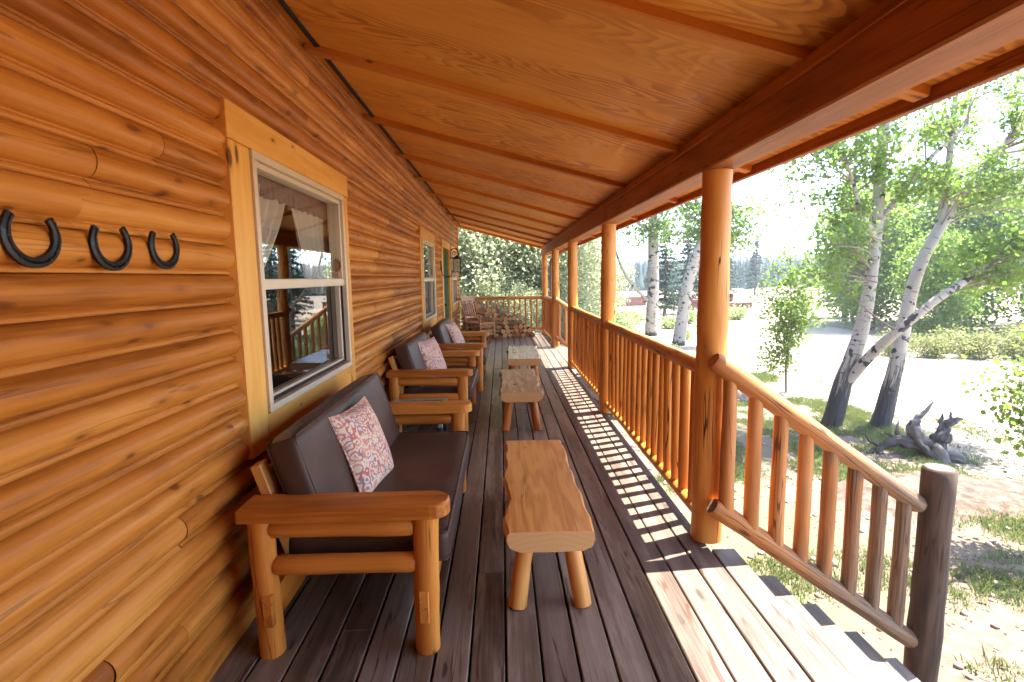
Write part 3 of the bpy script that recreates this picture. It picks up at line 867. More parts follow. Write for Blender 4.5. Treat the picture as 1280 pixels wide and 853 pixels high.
def steps(y0, y1, label):
    t = thing('wooden_steps', (1.3, (y0 + y1) / 2, G0), label, 'steps', 'wooden steps down from the porch')
    for i in range(4):
        z = -.18 * (i + 1); xb = 1.298 + .25 * (i + 1)
        m = MB(); m.bx(xb - .275, xb - .140, y0, y1, z - .038, z, 1); m.bx(xb - .135, xb, y0 + rnd.uniform(-.006, .006), y1 + rnd.uniform(-.004, .004), z - .038, z, 1)
        bake0(m.build('tread', M['tread'], t), t)
    for yy in (y0 + .06, y1 - .10):
        m = MB(); 
        ang2 = math.atan(.72); Lg = 1.25 / math.cos(ang2) * .92
        m.box((1.30 + .52, yy + .02, -.62), (Lg, .04, .2), 0, .004, Matrix.Rotation(ang2, 3, 'Y')); bake0(m.build('stringer', M['tread'], t), t)
steps(.9, 2.775, 'grey wooden steps going down beside the nearest post')
steps(8.86, 11.1, 'wooden steps going down at the far stair opening')

# ------------------------------------------------------------------ horseshoes
def horseshoe(y, z, s, label, tilt):
    m = MB(); pts = []; n = 22
    for i in range(n + 1):
        t = -1 + 2 * i / n
        a = t * 2.25                      # open upward
        r = 1.0 if abs(t) < .55 else 1 + .10 * (abs(t) - .55)
        pts.append((math.sin(a) * .062 * s * (1.0 - .12 * max(0, abs(t) - .6)), -math.cos(a) * .061 * s))
    # flat bar: sweep a rectangular section
    V = []; F = []; Gx = []
    for i, (u, w) in enumerate(pts):
        p0 = pts[max(i - 1, 0)]; p1 = pts[min(i + 1, n)]
        d = Vector((p1[0] - p0[0], p1[1] - p0[1])).normalized(); nn = Vector((-d.y, d.x))
        wd = (.0108 if 2 < i < n - 2 else .0088) * s
        for (o_, h) in ((-wd, 0), (-wd, .009), (-wd * .25, .012), (0, .008), (wd * .25, .012), (wd, .010), (wd, 0)):
            V.append((h, u + nn.x * o_, w + nn.y * o_)); Gx.append((u, w, h))
    k = 7
    for i in range(n):
        for j in range(k): F.append((i * k + j, (i + 1) * k + j, (i + 1) * k + (j + 1) % k, i * k + (j + 1) % k))
    F.append(tuple(range(k))); F.append(tuple(n * k + j for j in range(k))[::-1])
    m.add(V, F, Gx, [.5] * len(V))
    for sgn in (-1, 1):
        for q in range(3):
            i = n // 2 + sgn * (3 + 2 * q); u, w = pts[i]
            m.tube([(.008, u, w), (.014, u, w)], [.004, .003], 6)
    o = m.build('horseshoe', M['iron']); o.location = (WX + .041, y, z); o.rotation_euler = (R(tilt), 0, 0)
    bpy_rot = o
    tag(o, label, 'horseshoe', 'horseshoes nailed to the log wall')
horseshoe(1.322, 1.672, 1.15, 'black iron horseshoe nearest the camera, at the left edge of the log wall', -2)
horseshoe(1.585, 1.668, 1.15, 'black iron horseshoe in the middle of the three on the log wall', 3)
horseshoe(1.830, 1.673, 1.10, 'black iron horseshoe nearest the window casing', 1)

# ------------------------------------------------------------------ loveseats
def rbox(size, bev, seg=4, puff=0., cuts=6, seam=True):
    bm = bmesh.new(); bmesh.ops.create_cube(bm, size=1.)
    bmesh.ops.scale(bm, vec=size, verts=bm.verts)
    bmesh.ops.bevel(bm, geom=list(bm.edges), offset=bev, segments=seg, profile=.6, affect='EDGES')
    return bm
def cushion(name, size, bev, parent, mat, mtx, puff=.0, name_seam=None):
    # dense superellipsoid-like cushion: box grid pushed to rounded edges
    m = MB(); hx, hy, hz = (s / 2 for s in size); N = 14
    for ax in range(3):
        a, c = [(1, 2), (2, 0), (0, 1)][ax]
        for sg in (-1, 1):
            def fn(u, v, ax=ax, a=a, c=c, sg=sg):
                p = [0, 0, 0]; h = (hx, hy, hz)
                def dist(t, hh):
                    t = t * 2 - 1
                    return math.copysign(abs(t) ** .7, t) * hh
                p[ax] = sg * h[ax]; p[a] = dist(u, h[a]); p[c] = dist(v, h[c])
                q = [max(-h[i] + bev, min(h[i] - bev, p[i])) for i in range(3)]
                d = Vector([p[i] - q[i] for i in range(3)])
                if d.length > 1e-9: d = d.normalized() * bev
                r = Vector(q) + d
                k = 1.
                for i in range(3):
                    if i != ax: k *= max(0, 1 - (r[i] / h[i]) ** 2)
                r[ax] += sg * puff * k
                r += Vector((mnoise.noise(r * 6) * .004, mnoise.noise(r * 6 + Vector((9, 0, 0))) * .004, mnoise.noise(r * 6 + Vector((0, 9, 0))) * .004))
                return mtx @ r
            m.grid(fn, N, N, lambda u, v: (u, v, ax), flip=(sg < 0))
    o = m.build(name, mat, parent)
    # weld the six patches
    bm = bmesh.new(); bm.from_mesh(o.data); bmesh.ops.remove_doubles(bm, verts=bm.verts, dist=.0006)
    bmesh.ops.recalc_face_normals(bm, faces=bm.faces); bm.to_mesh(o.data); bm.free()
    for p in o.data.polygons: p.use_smooth = True
    ax = min(range(3), key=lambda k: size[k]); a, c = [k for k in range(3) if k != ax]; h = (hx, hy, hz); e = bev * .27
    w = MB()
    for sg in (-1, 1):
        pts = []
        for (sa, sc) in ((-1, -1), (1, -1), (1, 1), (-1, 1), (-1, -1)):
            nxt = []
            for k in range(5):
                t = (k / 4) * math.pi / 2
                # quarter turn in the plane of the face
                base = math.atan2(sc, sa) - math.pi / 4 + t
                p = [0, 0, 0]; p[ax] = sg * (h[ax] - e); p[a] = sa * (h[a] - bev) + math.cos(base) * (bev - e); p[c] = sc * (h[c] - bev) + math.sin(base) * (bev - e)
                nxt.append(mtx @ Vector(p))
            pts += nxt
        w.tube(pts, [.0045] * len(pts), 6, caps=False)
    w.build('piping', mat, o)
    return o
def pillow(loc, rot, label, s=.44, seed=0):
    m = MB(); N = 26
    for sg in (-1, 1):
        def fn(u, v, sg=sg):
            a, b = u * 2 - 1, v * 2 - 1
            k = ((1 - abs(a) ** 2.6) * (1 - abs(b) ** 2.6)) ** .55
            pin = 1 - .09 * (1 - a * a) * abs(b) ** 3 ; pin2 = 1 - .09 * (1 - b * b) * abs(a) ** 3
            return (sg * (.006 + .068 * k + .006 * mnoise.noise((a * 2 + seed, b * 2, sg * 3))), a * s / 2 * pin2, b * s / 2 * pin)
        m.grid(fn, N, N, lambda u, v: (u * s + seed, v * s, sg * .3), flip=(sg < 0))
    # narrow welt
    pts = []
    for k in range(40):
        t = k / 40 * 4; e = int(t); q = (t - e) * 2 - 1
        a, b = [(q, -1), (1, q), (-q, 1), (-1, -q)][e]
        pts.append((0, a * s / 2 * (1 - .09 * (1 - b * b) * abs(a) ** 3), b * s / 2 * (1 - .09 * (1 - a * a) * abs(b) ** 3)))
    pts.append(pts[0])
    o = m.build('throw_pillow', M['paisley']); o.location = loc; o.rotation_euler = rot
    mw = MB(); mw.tube(pts, [.0065] * len(pts), 6, caps=False); w = mw.build('piping', M['paisley'], o)
    tag(o, label, 'pillow', 'red paisley throw pillows on the loveseats')
    return o

def loveseat(label, W=1.62):
    """built with its length along +Y, front toward +X; origin on the floor under the near rear leg"""
    t = thing('log_loveseat', (0, 0, 0), label, 'loveseat', 'log loveseats along the wall')
    F = M['furn']
    for y in (0., W):
        m = MB(); m.log((.012, y, 0), (.002, y, .603), .050, .051, n=18, seg=7, wob=.03); m.build('leg', F, t)
        m = MB(); m.log((.665, y, 0), (.672, y, .603), .052, .054, n=18, seg=7, wob=.03); m.build('leg', F, t)
        # flat arm with rounded front end
        m = MB(); out = []; wa = .155
        for (a, b) in ((-.055, -wa / 2), (-.055, wa / 2)): out.append((a, b))
        for k in range(9):
            an = math.pi / 2 - math.pi * k / 8; out.append((.70 + .075 * math.cos(an), (wa / 2) * math.sin(an)))
        n = len(out); e = .007
        V = [(a * 1, y + b, .603) for a, b in out] + [(a, y + b, .654) for a, b in out] + [(a - e * (1 if a > 0 else -1), y + b * (1 - .09), .661) for a, b in out]
        o = m.off()
        Fc = [tuple(range(n))] + [tuple(range(2 * n, 3 * n))[::-1]]
        for r_ in range(2):
            for k in range(n): Fc.append((r_ * n + (k + 1) % n, r_ * n + k, (r_ + 1) * n + k, (r_ + 1) * n + (k + 1) % n))
        m.add(V, Fc, [(v[0] + o[0], v[1] + o[1], v[2] + o[2]) for v in V], [rnd.random()] * len(V)); m.build('armrest', F, t)
        for z, x0, x1 in ((.549, .045, .625), (.388, .05, .628)):
            m = MB(); m.log((x0, y, z), (x1, y, z - .004), .041, .042, n=14, seg=5, wob=.03, round_end=.015); m.build('side_rail', F, t)
    # flat stretchers notched through the legs, end grain showing
    for x, z in ((.03, .215), (.662, .215)):
        m = MB(); m.bx(x - .02, x + .02, -.06, W + .06, z - .068, z + .068, 1, .003); m.build('stretcher', F, t)
    m = MB(); m.bx(.05, .64, .16, .20, .285, .318, 0); m.bx(.05, .64, W - .20, W - .16, .285, .318, 0)
    for k in range(6): m.bx(.05 + k * .1, .13 + k * .1, .09, W - .09, .3185, .335, 1)
    m.build('seat_slats', M['slat'], t)
    # slanted back supports
    an = math.atan2(.115, .37)
    for y in (.11, W * .5, W - .11):
        m = MB(); m.box((.033, y, .545), (.045, .07, .50), 2, .004, Matrix.Rotation(-an, 3, 'Y')); m.build('back_support', M['slat'], t)
    m = MB(); m.box((-.02, W / 2, .70), (.022, W - .26, .09), 1, .003, Matrix.Rotation(-an, 3, 'Y')); m.build('back_board', M['slat'], t)
    cushion('seat_cushion', (.70, W - .135, .14), .032, t, M['leather'], Matrix.Translation((.41, W / 2, .408)), .006)
    mt = Matrix.Translation((.14, W / 2, .66)) @ Matrix.Rotation(-R(17), 4, 'Y')
    cushion('back_cushion', (.145, W - .14, .50), .036, t, M['leather'], mt, .010)
    return t
l1 = loveseat('nearest log loveseat with long brown leather cushions')
def place(t, x, y, rz=0, sy=1., label=None):
    t.location = (x, y, 0); t.rotation_euler = (0, 0, rz); t.scale = (1, sy, 1)
    if label: t['label'] = label
place(l1, -1.0, 2.035)
l2 = copy_tree(l1); place(l2, -1.065, 5.02, -.01, .80, 'log loveseat in the middle, behind the teal side table')
l3 = copy_tree(l1); place(l3, -.985, 7.02, 0, .93, 'farthest log loveseat, nearest the green door')
pillow((-.745, 2.70, .665), (0, R(-20), R(-7)), 'red and cream paisley pillow on the nearest loveseat', .46, 0)
pillow((-.78, 5.70, .665), (0, R(-22), R(-20)), 'red paisley pillow on the middle loveseat', .46, 3)
pillow((-.70, 7.85, .665), (0, R(-24), R(-10)), 'red paisley pillow on the farthest loveseat', .46, 7)

# ------------------------------------------------------------------ benches
def bench(loc, rz, L, W, H, label, mat, legmat, seed, th=.095):
    t = thing('log_bench', loc, label, 'bench', 'live edge log benches', rz)
    m = MB(); n = 26; rows = 9; V = []; Gx = []; F = []; o = m.off(); tn = rnd.random()
    for i in range(n + 1):
        y = L * (i / n - .5)
        wl = W / 2 + .034 * mnoise.noise((i * .19, seed, 0)) + .007 * mnoise.noise((i * .9, seed, 3)); wr = W / 2 + .036 * mnoise.noise((i * .21, seed + 20, 0)) + .008 * mnoise.noise((i * .9, seed, 8))
        # section: flat top, rounded live edges, flat underside
        sec = [(-wl * .93, H), (-wl * .5, H + .001), (0, H + .0015), (wr * .5, H + .001), (wr * .93, H), (wr * .985, H - .012), (wr, H - th * .45), (wr * .93, H - th * .8), (wr * .72, H - th), (0, H - th * 1.02), (-wl * .72, H - th), (-wl * .93, H - th * .8), (-wl, H - th * .45), (-wl * .985, H - .012)]
        for (a, z) in sec: V.append((a, y, z)); Gx.append((y + o[0], a + o[1], z + o[2]))
    k = 14
    for i in range(n):
        for j in range(k): F.append((i * k + j, i * k + (j + 1) % k, (i + 1) * k + (j + 1) % k, (i + 1) * k + j))
    m.add(V, F, Gx, [tn] * len(V), 0, False)
    ends = [(V[:k], True), (V[n * k:], False)]
    for ring, rev in ends:
        f = list(range(k)); m.add(ring, [f if rev else f[::-1]], [(0, p[0] * .6, (p[2] - H) * .6 + .3) for p in ring], [.25] * k, 1, False)
    m.build('seat_slab', [mat, M['end']], t)
    for sx in (-1, 1):
        for sy in (-1, 1):
            m = MB(); m.log((sx * (W / 2 - .045), sy * (L / 2 - .085), 0), (sx * (W / 2 - .095), sy * (L / 2 - .15), H - th * .9), .043, .042, n=14, seg=5, wob=.05)
            m.build('leg', legmat, t)
    return t
bench((.205, 2.87, 0), R(0), 1.32, .40, .41, 'nearest and longest pale pine bench with a smooth top', M['bench'], M['bench'], 1)
bench((.185, 5.70, 0), R(0), 1.32, .42, .41, 'middle bench with a grey weathered top', M['bench_old'], M['furn'], 5)
bench((.315, 7.86, 0), R(-1), 1.38, .48, .41, 'farthest bench with a pale sky sheen painted on its top', M['bench_far'], M['furn'], 11)

# ------------------------------------------------------------------ side table
t = thing('side_table', (-.78, 4.45, 0), 'small teal metal side table with a glass top, between the near loveseats', 'side table')
def tb(m, name, mat):
    o = m.build(name, mat, t); bake0(o, t); return o
m = MB(); zt = .435
for (a, b, c, d) in ((-1.02, -.52, 4.30, 4.335), (-1.02, -.52, 4.72, 4.755), (-1.02, -.985, 4.336, 4.719), (-.555, -.52, 4.336, 4.719)): m.bx(a, b, c, d, zt - .03, zt, 0)
tb(m, 'table_frame', M['teal'])
m = MB(); m.bx(-.984, -.556, 4.336, 4.719, zt - .012, zt - .004, 0, .001); tb(m, 'glass_top', M['tableglass'])
for px in (-1.0, -.54):
    for py in (4.32, 4.737):
        m = MB(); m.tube([(px, py, .0), (px, py, .285)], [.024, .026], 12); o = tb(m, 'leg', M['blackmetal'])
        m = MB(); m.bx(px - .02, px + .02, py - .02, py + .02, .285, zt - .03, 2); s_ = m.build('leg_cap', M['teal'], o); s_.data.transform(Matrix.Translation(-t.location))

# ------------------------------------------------------------------ rocking chair
t = thing('rocking_chair', (-.56, 12.95, 0), 'wooden slat back rocking chair in front of the firewood', 'rocking chair', rz=R(52))
def rk(pts, r, name='leg', n=8):
    m = MB(); m.tube(pts, r, n); return m.build(name, M['rocker'], t)
hw = .24
for s in (-1, 1):
    rk([(s * hw, .18, .05), (s * hw, .22, .42), (s * hw * 1.02, .32, .80), (s * hw * 1.04, .40, 1.13)], [.019, .02, .018, .014], 'back_post')
    rk([(s * (hw + .03), -.26, .045), (s * (hw + .03), -.25, .62)], [.018, .019], 'leg')
    rk([(s * (hw + .03), -.52 + .09 * k, .022 + .055 * ((k - 5.2) / 5.2) ** 2) for k in range(11)], [.018] * 11, 'rocker')
    m = MB(); m.box((s * (hw + .03), -.02, .635), (.075, .58, .024), 1, .006, Matrix.Rotation(R(4), 3, 'X')); m.build('armrest', M['rocker'], t)
    rk([(s * (hw + .02), -.25, .24), (s * hw, .2, .25)], [.012, .012], 'rung'); rk([(s * (hw + .02), -.25, .14), (s * hw, .19, .15)], [.012, .012], 'rung')
for z in (.14, .25, .36): rk([(-hw - .03, -.255, z), (hw + .03, -.255, z)], [.013, .013], 'rung')
for z in (.18, .32): rk([(-hw, .20, z), (hw, .20, z)], [.012, .012], 'rung')
m = MB(); m.box((0, -.02, .43), (.54, .50, .035), 0, .01, Matrix.Rotation(R(4), 3, 'X')); m.build('seat', M['rocker'], t)
for z, y, h in ((.56, .255, .055), (1.02, .375, .13)):
    m = MB(); m.box((0, y, z), (2 * hw, .022, h), 0, .006, Matrix.Rotation(R(-16), 3, 'X')); m.build('crest_rail' if z > .9 else 'back_rail', M['rocker'], t)
for k in range(5):
    m = MB(); m.box((-.16 + .08 * k, .315, .775), (.036, .012, .42), 2, .003, Matrix.Rotation(R(-16), 3, 'X')); m.build('back_slat', M['rocker'], t)

# ------------------------------------------------------------------ firewood
def firewood():
    placed = []; rr = random.Random(3)
    row = 0; z = .0
    rows = [(-1.08, .82), (-1.08, .70), (-1.08, .56), (-1.08, .44), (-1.08, .32), (-1.09, .14), (-1.09, -.12), (-1.09, -.62)]
    base_z = 0
    for i, (xa, xb) in enumerate(rows):
        x = xa + rr.uniform(.05, .08)
        while x < xb:
            r = rr.uniform(.046, .070); x += r * .96
            zz = .058 + i * .108 + rr.uniform(-.008, .008)
            yf = 13.36 + rr.uniform(-.05, .05)
            m = MB(); split = rr.random() < .35
            tn = rr.choice([.1, .2, .35, .5, .95, 1.0]) if i < 3 else rr.choice([.3, .8, .95, 1.0])
            m.tube([(x, yf, zz), (x + rr.uniform(-.01, .01), yf + .22, zz), (x + rr.uniform(-.012, .012), yf + rr.uniform(.40, .46), zz + rr.uniform(-.005, .005))], [r, r * 1.02, r * .98], 7 if split else 11, endmi=1, rough=.35 if split else .12, tone=tn)
            o = bake(m.build('firewood_log', [M['firebark'], M['end']]), (x, yf, zz - r))
            tag(o, 'cut firewood log stacked against the far end railing', 'firewood log', 'firewood logs stacked at the far end of the porch')
            x += r * 1.02
firewood()

# ------------------------------------------------------------------ lantern, hook, downspout
X = WX
t = thing('wall_lantern', (X + .03, 12.06, 1.95), 'black iron scroll wall lantern beside the green door', 'lantern')
def lt(m, name, mat): o = m.build(name, mat, t); bake0(o, t); return o
m = MB(); m.bx(X + .035, X + .05, 12.0, 12.12, 1.78, 2.12, 2); lt(m, 'wall_plate', M['iron'])
m = MB(); pts = []
for k in range(15):
    a = math.pi * (1 - k / 14) ; pts.append((X + .14 + .09 * math.cos(a), 12.06, 2.10 + .11 * math.sin(a)))
m.tube([(X + .05, 12.06, 1.98)] + pts + [(X + .23, 12.06, 2.02)], [.011] * 17, 8)
pts = [(X + .14 + .05 * math.cos(a) * (1 - a / 14), 12.06, 2.10 + .05 * math.sin(a) * (1 - a / 14)) for a in np.linspace(0, 9, 20)]
m.tube(pts, [.008] * 20, 6); m.tube([(X + .05, 12.06, 2.0), (X + .2, 12.06, 2.02), (X + .27, 12.06, 1.99)], [.009, .009, .009], 6); lt(m, 'scroll_bracket', M['iron'])
m = MB()
c, h = (X + .19, 12.06), .08
for sx in (-1, 1):
    for sy in (-1, 1): m.tube([(c[0] + sx * h, c[1] + sy * h, 1.68), (c[0] + sx * h, c[1] + sy * h, 1.98)], [.008, .008], 6)
for z in (1.68, 1.98):
    for s in (-1, 1): m.tube([(c[0] - h, c[1] + s * h, z), (c[0] + h, c[1] + s * h, z)], [.009, .009], 6); m.tube([(c[0] + s * h, c[1] - h, z), (c[0] + s * h, c[1] + h, z)], [.009, .009], 6)
m.tube([(*c, 2.06), (*c, 2.02), (*c, 1.985)], [.012, .05, .13], 4); lt(m, 'lantern_frame', M['iron'])
m = MB(); m.bx(c[0] - h + .012, c[0] + h - .012, c[1] - h + .012, c[1] + h - .012, 1.69, 1.97, 2, .002); lt(m, 'lantern_glass', M['tableglass'])
m = MB()
pts = [(X + .045, 10.15, 1.80)] + [(X + .16 + .10 * math.cos(a), 10.15, 1.66 + .10 * math.sin(a)) for a in np.linspace(math.pi, 2 * math.pi + .3, 14)]
m.tube([(X + .04, 10.15, 1.83)] + pts, [.009] * 16, 8); m.tube([(X + .09, 10.15, 1.575), (X + .30, 10.15, 1.585)], [.007, .007], 6)
m.bx(X + .036, X + .046, 10.12, 10.18, 1.70, 1.88, 2)
tag(bake(m.build('wall_hook', M['iron']), (X + .04, 10.15, 1.8)), 'black iron hook on the wall between the far window and the green door', 'hook')
m = MB()
m.tube([(1.60, 14.16, 2.17), (1.57, 14.16, 2.13), (1.42, 14.16, 2.04), (1.36, 14.16, 1.98), (1.345, 14.16, 1.85), (1.345, 14.16, -.85)], [.036] * 6, 12)
tag(bake(m.build('downspout', M['pipe']), (1.345, 14.16, -.85)), 'brown downspout bending in from the eave at the far corner', 'downspout')

# ------------------------------------------------------------------ trees
def bez(a, b, bend, n=6):
    a, b = np.array(a, float), np.array(b, float); c = (a + b) / 2 + np.array(bend)
    t = np.linspace(0, 1, n)[:, None]
    return (1 - t) ** 2 * a + 2 * t * (1 - t) * c + t * t * b

def poly_at(path, t):
    P = np.array([p for p, r in path]); k = t * (len(P) - 1); i = min(int(k), len(P) - 2); f = k - i
    return P[i] * (1 - f) + P[i + 1] * f, path[i][1] * (1 - f) + path[i + 1][1] * f

def dense_path(path, n=5):
    """catmull-rom through [(pt, r)]"""
    P = [np.array(p, float) for p, r in path]; Rr = [r for p, r in path]; out = []; ro = []
    for i in range(len(P) - 1):
        p0, p1, p2, p3 = P[max(i - 1, 0)], P[i], P[i + 1], P[min(i + 2, len(P) - 1)]
        for k in range(n):
            t = k / n
            out.append(.5 * (2 * p1 + (p2 - p0) * t + (2 * p0 - 5 * p1 + 4 * p2 - p3) * t * t + (3 * p1 - p0 - 3 * p2 + p3) * t ** 3)); ro.append(Rr[i] * (1 - t) + Rr[i + 1] * t)
    out.append(P[-1]); ro.append(Rr[-1]); return out, ro

def make_tree(name, label, cat, base, limbs, targets, rng, leaf, leafmat, per=60, sig=.13, group=None, dark_foot=1.2, barkmat='bark', twig_r=.012, leaf_up=.3, nseg=14, t0=.3, droop=0., crown_light=None, kids=3):
    """limbs: list of [(pt, r), ...] in world coordinates, targets: (n,3) twig tips"""
    base = Vector(base); t = thing(name, base, label, cat, group)
    m = MB(); allpts = []
    for li, path in enumerate(limbs):
        pts, rr = dense_path(path)
        tones = [max(0., 1 - (p[2] - base.z) / dark_foot) if li == 0 else max(0., .55 - (p[2] - base.z) / dark_foot) for p in pts]
        m.tube(pts, rr, nseg, rough=.10, tones=tones)
        for p, r in zip(pts, rr):
            if p[2] > base.z + (t0 * (limbs[0][-1][0][2] - base.z)) or li > 0: allpts.append((p, r))
    P = np.array([p for p, r in allpts]); C = []; Tn = []
    tw = MB()
    for tg in targets:
        d = np.linalg.norm((P - tg) * np.array([1, 1, 1.0]), axis=1) + np.maximum(0, P[:, 2] - tg[2] + .15) * 1.2 + rng.uniform(0, .35, len(P))
        i = int(np.argmin(d)); a = P[i]; L = np.linalg.norm(tg - a)
        if L < .05: continue
        bend = rng.normal(0, .10, 3) * L + np.array([0, 0, .12 * L])
        c = bez(a, tg, bend, 6); r0 = min(allpts[i][1] * .6, twig_r * (.6 + L * .7))
        tw.tube([tuple(p) for p in c], list(np.linspace(r0, .0025, 6)), 5, caps=False, tone=.5)
        ntwig = [c]
        for q in range(kids):
            s = c[rng.integers(2, 5)]; e = s + rng.normal(0, .22, 3) * min(1.2, L) + (tg - a) * .18
            cc = bez(s, e, rng.normal(0, .05, 3), 4); ntwig.append(cc)
            tw.tube([tuple(p) for p in cc], list(np.linspace(r0 * .4, .002, 4)), 4, caps=False, tone=.5)
        clump = rng.normal(.5, .22)
        for cc in ntwig:
            n = max(3, int(per / len(ntwig)))
            u = rng.uniform(.35, 1.08, n); k = np.clip((u * (len(cc) - 1)).astype(int), 0, len(cc) - 2); f = (u * (len(cc) - 1) - k)[:, None]
            pt = cc[k] * (1 - f) + cc[k + 1] * f + rng.normal(0, sig, (n, 3)) - np.array([0, 0, droop])
            C.append(pt); Tn.append(np.full(n, clump))
    n0 = len(m.v); m.v += tw.v; m.g += tw.g; m.t += tw.t; m.sm += tw.sm
    m.f += [tuple(i + n0 for i in f) for f in tw.f]; m.mi += [1] * len(tw.f)
    o = m.build('trunk', [M[barkmat], M['twig']], t); bake0(o, t)
    C = np.concatenate(C); V, F, T = leaf_arrays(C, leaf, rng, leaf_up, tone=np.concatenate(Tn))
    o = fast_mesh('crown', V, F, T, leafmat, t); bake0(o, t)
    return t

def ell(rng, n, c, r, shell=.5):
    d = rng.normal(size=(n, 3)); d /= np.linalg.norm(d, axis=1)[:, None]
    return np.array(c) + d * np.array(r) * (rng.uniform(shell ** 3, 1, n) ** (1 / 3))[:, None]

rng = np.random.default_rng(11)
# two leaning aspens by the steps
T1 = [[((5.24, 7.98, -1.0), .18), ((5.26, 7.98, -.8), .145), ((5.40, 7.98, -.15), .128), ((5.606, 7.98, .55), .106), ((5.70, 7.98, 1.25), .09), ((5.755, 7.98, 2.03), .078), ((5.77, 8.0, 2.9), .08), ((5.78, 8.0, 3.9), .07), ((5.9, 8.1, 5.2), .055), ((6.0, 8.1, 6.6), .03)],
      [((5.41, 7.96, -.22), .085), ((5.60, 7.72, .27), .075), ((5.76, 7.42, .67), .062), ((6.11, 7.2, 1.13), .055), ((6.55, 7.1, 1.50), .048), ((7.05, 7.0, 2.08), .035), ((7.4, 6.9, 2.6), .02)],
      [((5.75, 7.98, 2.0), .055), ((5.55, 7.85, 2.2), .045), ((5.28, 7.7, 2.42), .036), ((5.12, 7.6, 2.75), .028), ((4.9, 7.5, 3.1), .016)],
      [((5.77, 7.98, 2.25), .045), ((6.0, 7.8, 2.75), .038), ((6.3, 7.7, 3.2), .030), ((6.7, 7.6, 3.6), .018)]]
tg = np.concatenate([ell(rng, 34, (5.0, 7.7, 3.15), (1.15, .9, .95)), ell(rng, 17, (5.9, 7.9, 3.3), (1.0, .9, 1.0)), ell(rng, 14, (4.65, 7.6, 1.85), (.6, .5, .5)),
                     ell(rng, 30, (6.9, 6.95, 1.75), (.75, .55, .55)), ell(rng, 30, (5.6, 8.0, 5.2), (1.7, 1.5, 1.3))])
make_tree('aspen_tree', 'white barked aspen forking low into a thin right hand limb, black at its foot', 'tree', (5.24, 7.98, -.9), T1, tg, rng, .058, M['leaf'], per=84, sig=.075, dark_foot=2.1, group='aspens beside the dirt track')
T2 = [[((5.95, 7.9, -1.0), .18), ((5.99, 7.9, -.8), .138), ((6.20, 7.95, .117), .106), ((6.43, 8.0, 1.41), .086), ((6.78, 8.0, 2.24), .076), ((7.43, 8.0, 3.16), .068), ((7.80, 8.0, 3.6), .06), ((8.6, 8.1, 4.6), .04), ((9.2, 8.1, 5.8), .02)],
      [((6.75, 8.0, 2.2), .06), ((6.84, 8.05, 2.7), .052), ((6.90, 8.1, 3.5), .042), ((7.0, 8.2, 4.6), .025)]]
tg = np.concatenate([ell(rng, 24, (7.3, 7.7, 3.35), (1.2, 1.0, .9)), ell(rng, 24, (8.3, 7.7, 3.4), (1.1, 1.0, 1.2)), ell(rng, 9, (6.6, 7.6, 2.9), (.6, .5, .4)), ell(rng, 30, (7.8, 8, 5.0), (1.8, 1.5, 1.2))])
make_tree('aspen_tree', 'white barked aspen leaning right behind the driftwood stump', 'tree', (5.98, 7.9, -.9), T2, tg, rng, .058, M['leaf'], per=84, sig=.075, dark_foot=1.9, group='aspens beside the dirt track')
# sapling
S = [[((5.86, 10.43, -.95), .03), ((5.83, 10.43, -.3), .026), ((5.90, 10.43, .3), .02), ((5.86, 10.43, 1.1), .013), ((5.80, 10.43, 1.9), .006)]]
tg = np.concatenate([ell(rng, 74, (5.8, 10.4, 1.0), (.75, .7, .95), .2), ell(rng, 12, (5.6, 10.4, -.35), (.35, .3, .2), .2)])
make_tree('aspen_sapling', 'slender young aspen sapling just beyond the nearest post', 'sapling', (5.86, 10.43, -.9), S, tg, rng, .062, M['leaf'], per=46, sig=.09, barkmat='twig', twig_r=.008)
# leafy young aspen whose branches reach in at the right edge
S = [[((5.15, 4.35, -.95), .05), ((5.12, 4.35, .2), .042), ((5.0, 4.3, 1.4), .03), ((4.9, 4.3, 2.6), .015)]]
tg = np.concatenate([ell(rng, 26, (4.45, 4.25, .42), (.42, .35, .32), .2), ell(rng, 20, (4.95, 4.3, .9), (.45, .4, .6), .2)])
make_tree('leaning_aspen', 'young aspen at the right picture edge reaching in over the grass', 'tree', (5.15, 4.35, -.9), S, tg, rng, .05, M['leaf'], per=42, sig=.07, barkmat='twig', twig_r=.008)

# aspens behind the balustrade
A1 = [[((6.0, 20.7, -1.), .26), ((6.0, 20.7, -.5), .24), ((6.05, 20.7, 1.3), .22), ((6.0, 20.7, 3.7), .18), ((5.9, 20.7, 7), .10), ((5.9, 20.7, 9.5), .04)],
      [((6.05, 20.7, .35), .07), ((5.2, 20.4, 1.1), .06), ((4.6, 20.2, 2.0), .05), ((4.35, 20.2, 2.9), .02)],
      [((6.0, 20.7, 3.2), .08), ((5.3, 20.5, 3.6), .05), ((4.9, 20.3, 4.2), .03)]]
tg = np.concatenate([ell(rng, 26, (5.5, 20.5, 3.6), (1.2, 1, .8)), ell(rng, 60, (6, 20.7, 6.6), (2.4, 2, 2.4))])
make_tree('aspen_tree', 'straight white aspen trunk with black eyes behind the second post', 'tree', (6.0, 20.7, -.9), A1, tg, rng, .11, M['leaf'], per=60, sig=.2, dark_foot=.4, group='aspens beyond the railing')
A2 = [[((6.05, 17.7, -1.), .24), ((6.12, 17.7, -.6), .22), ((6.40, 17.7, 1.36), .19), ((6.89, 17.7, 2.96), .16), ((7.1, 17.7, 4.2), .13), ((7.3, 17.7, 7.5), .05)],
      [((6.9, 17.7, 2.9), .09), ((6.7, 17.5, 3.6), .07), ((6.2, 17.5, 4.4), .04)]]
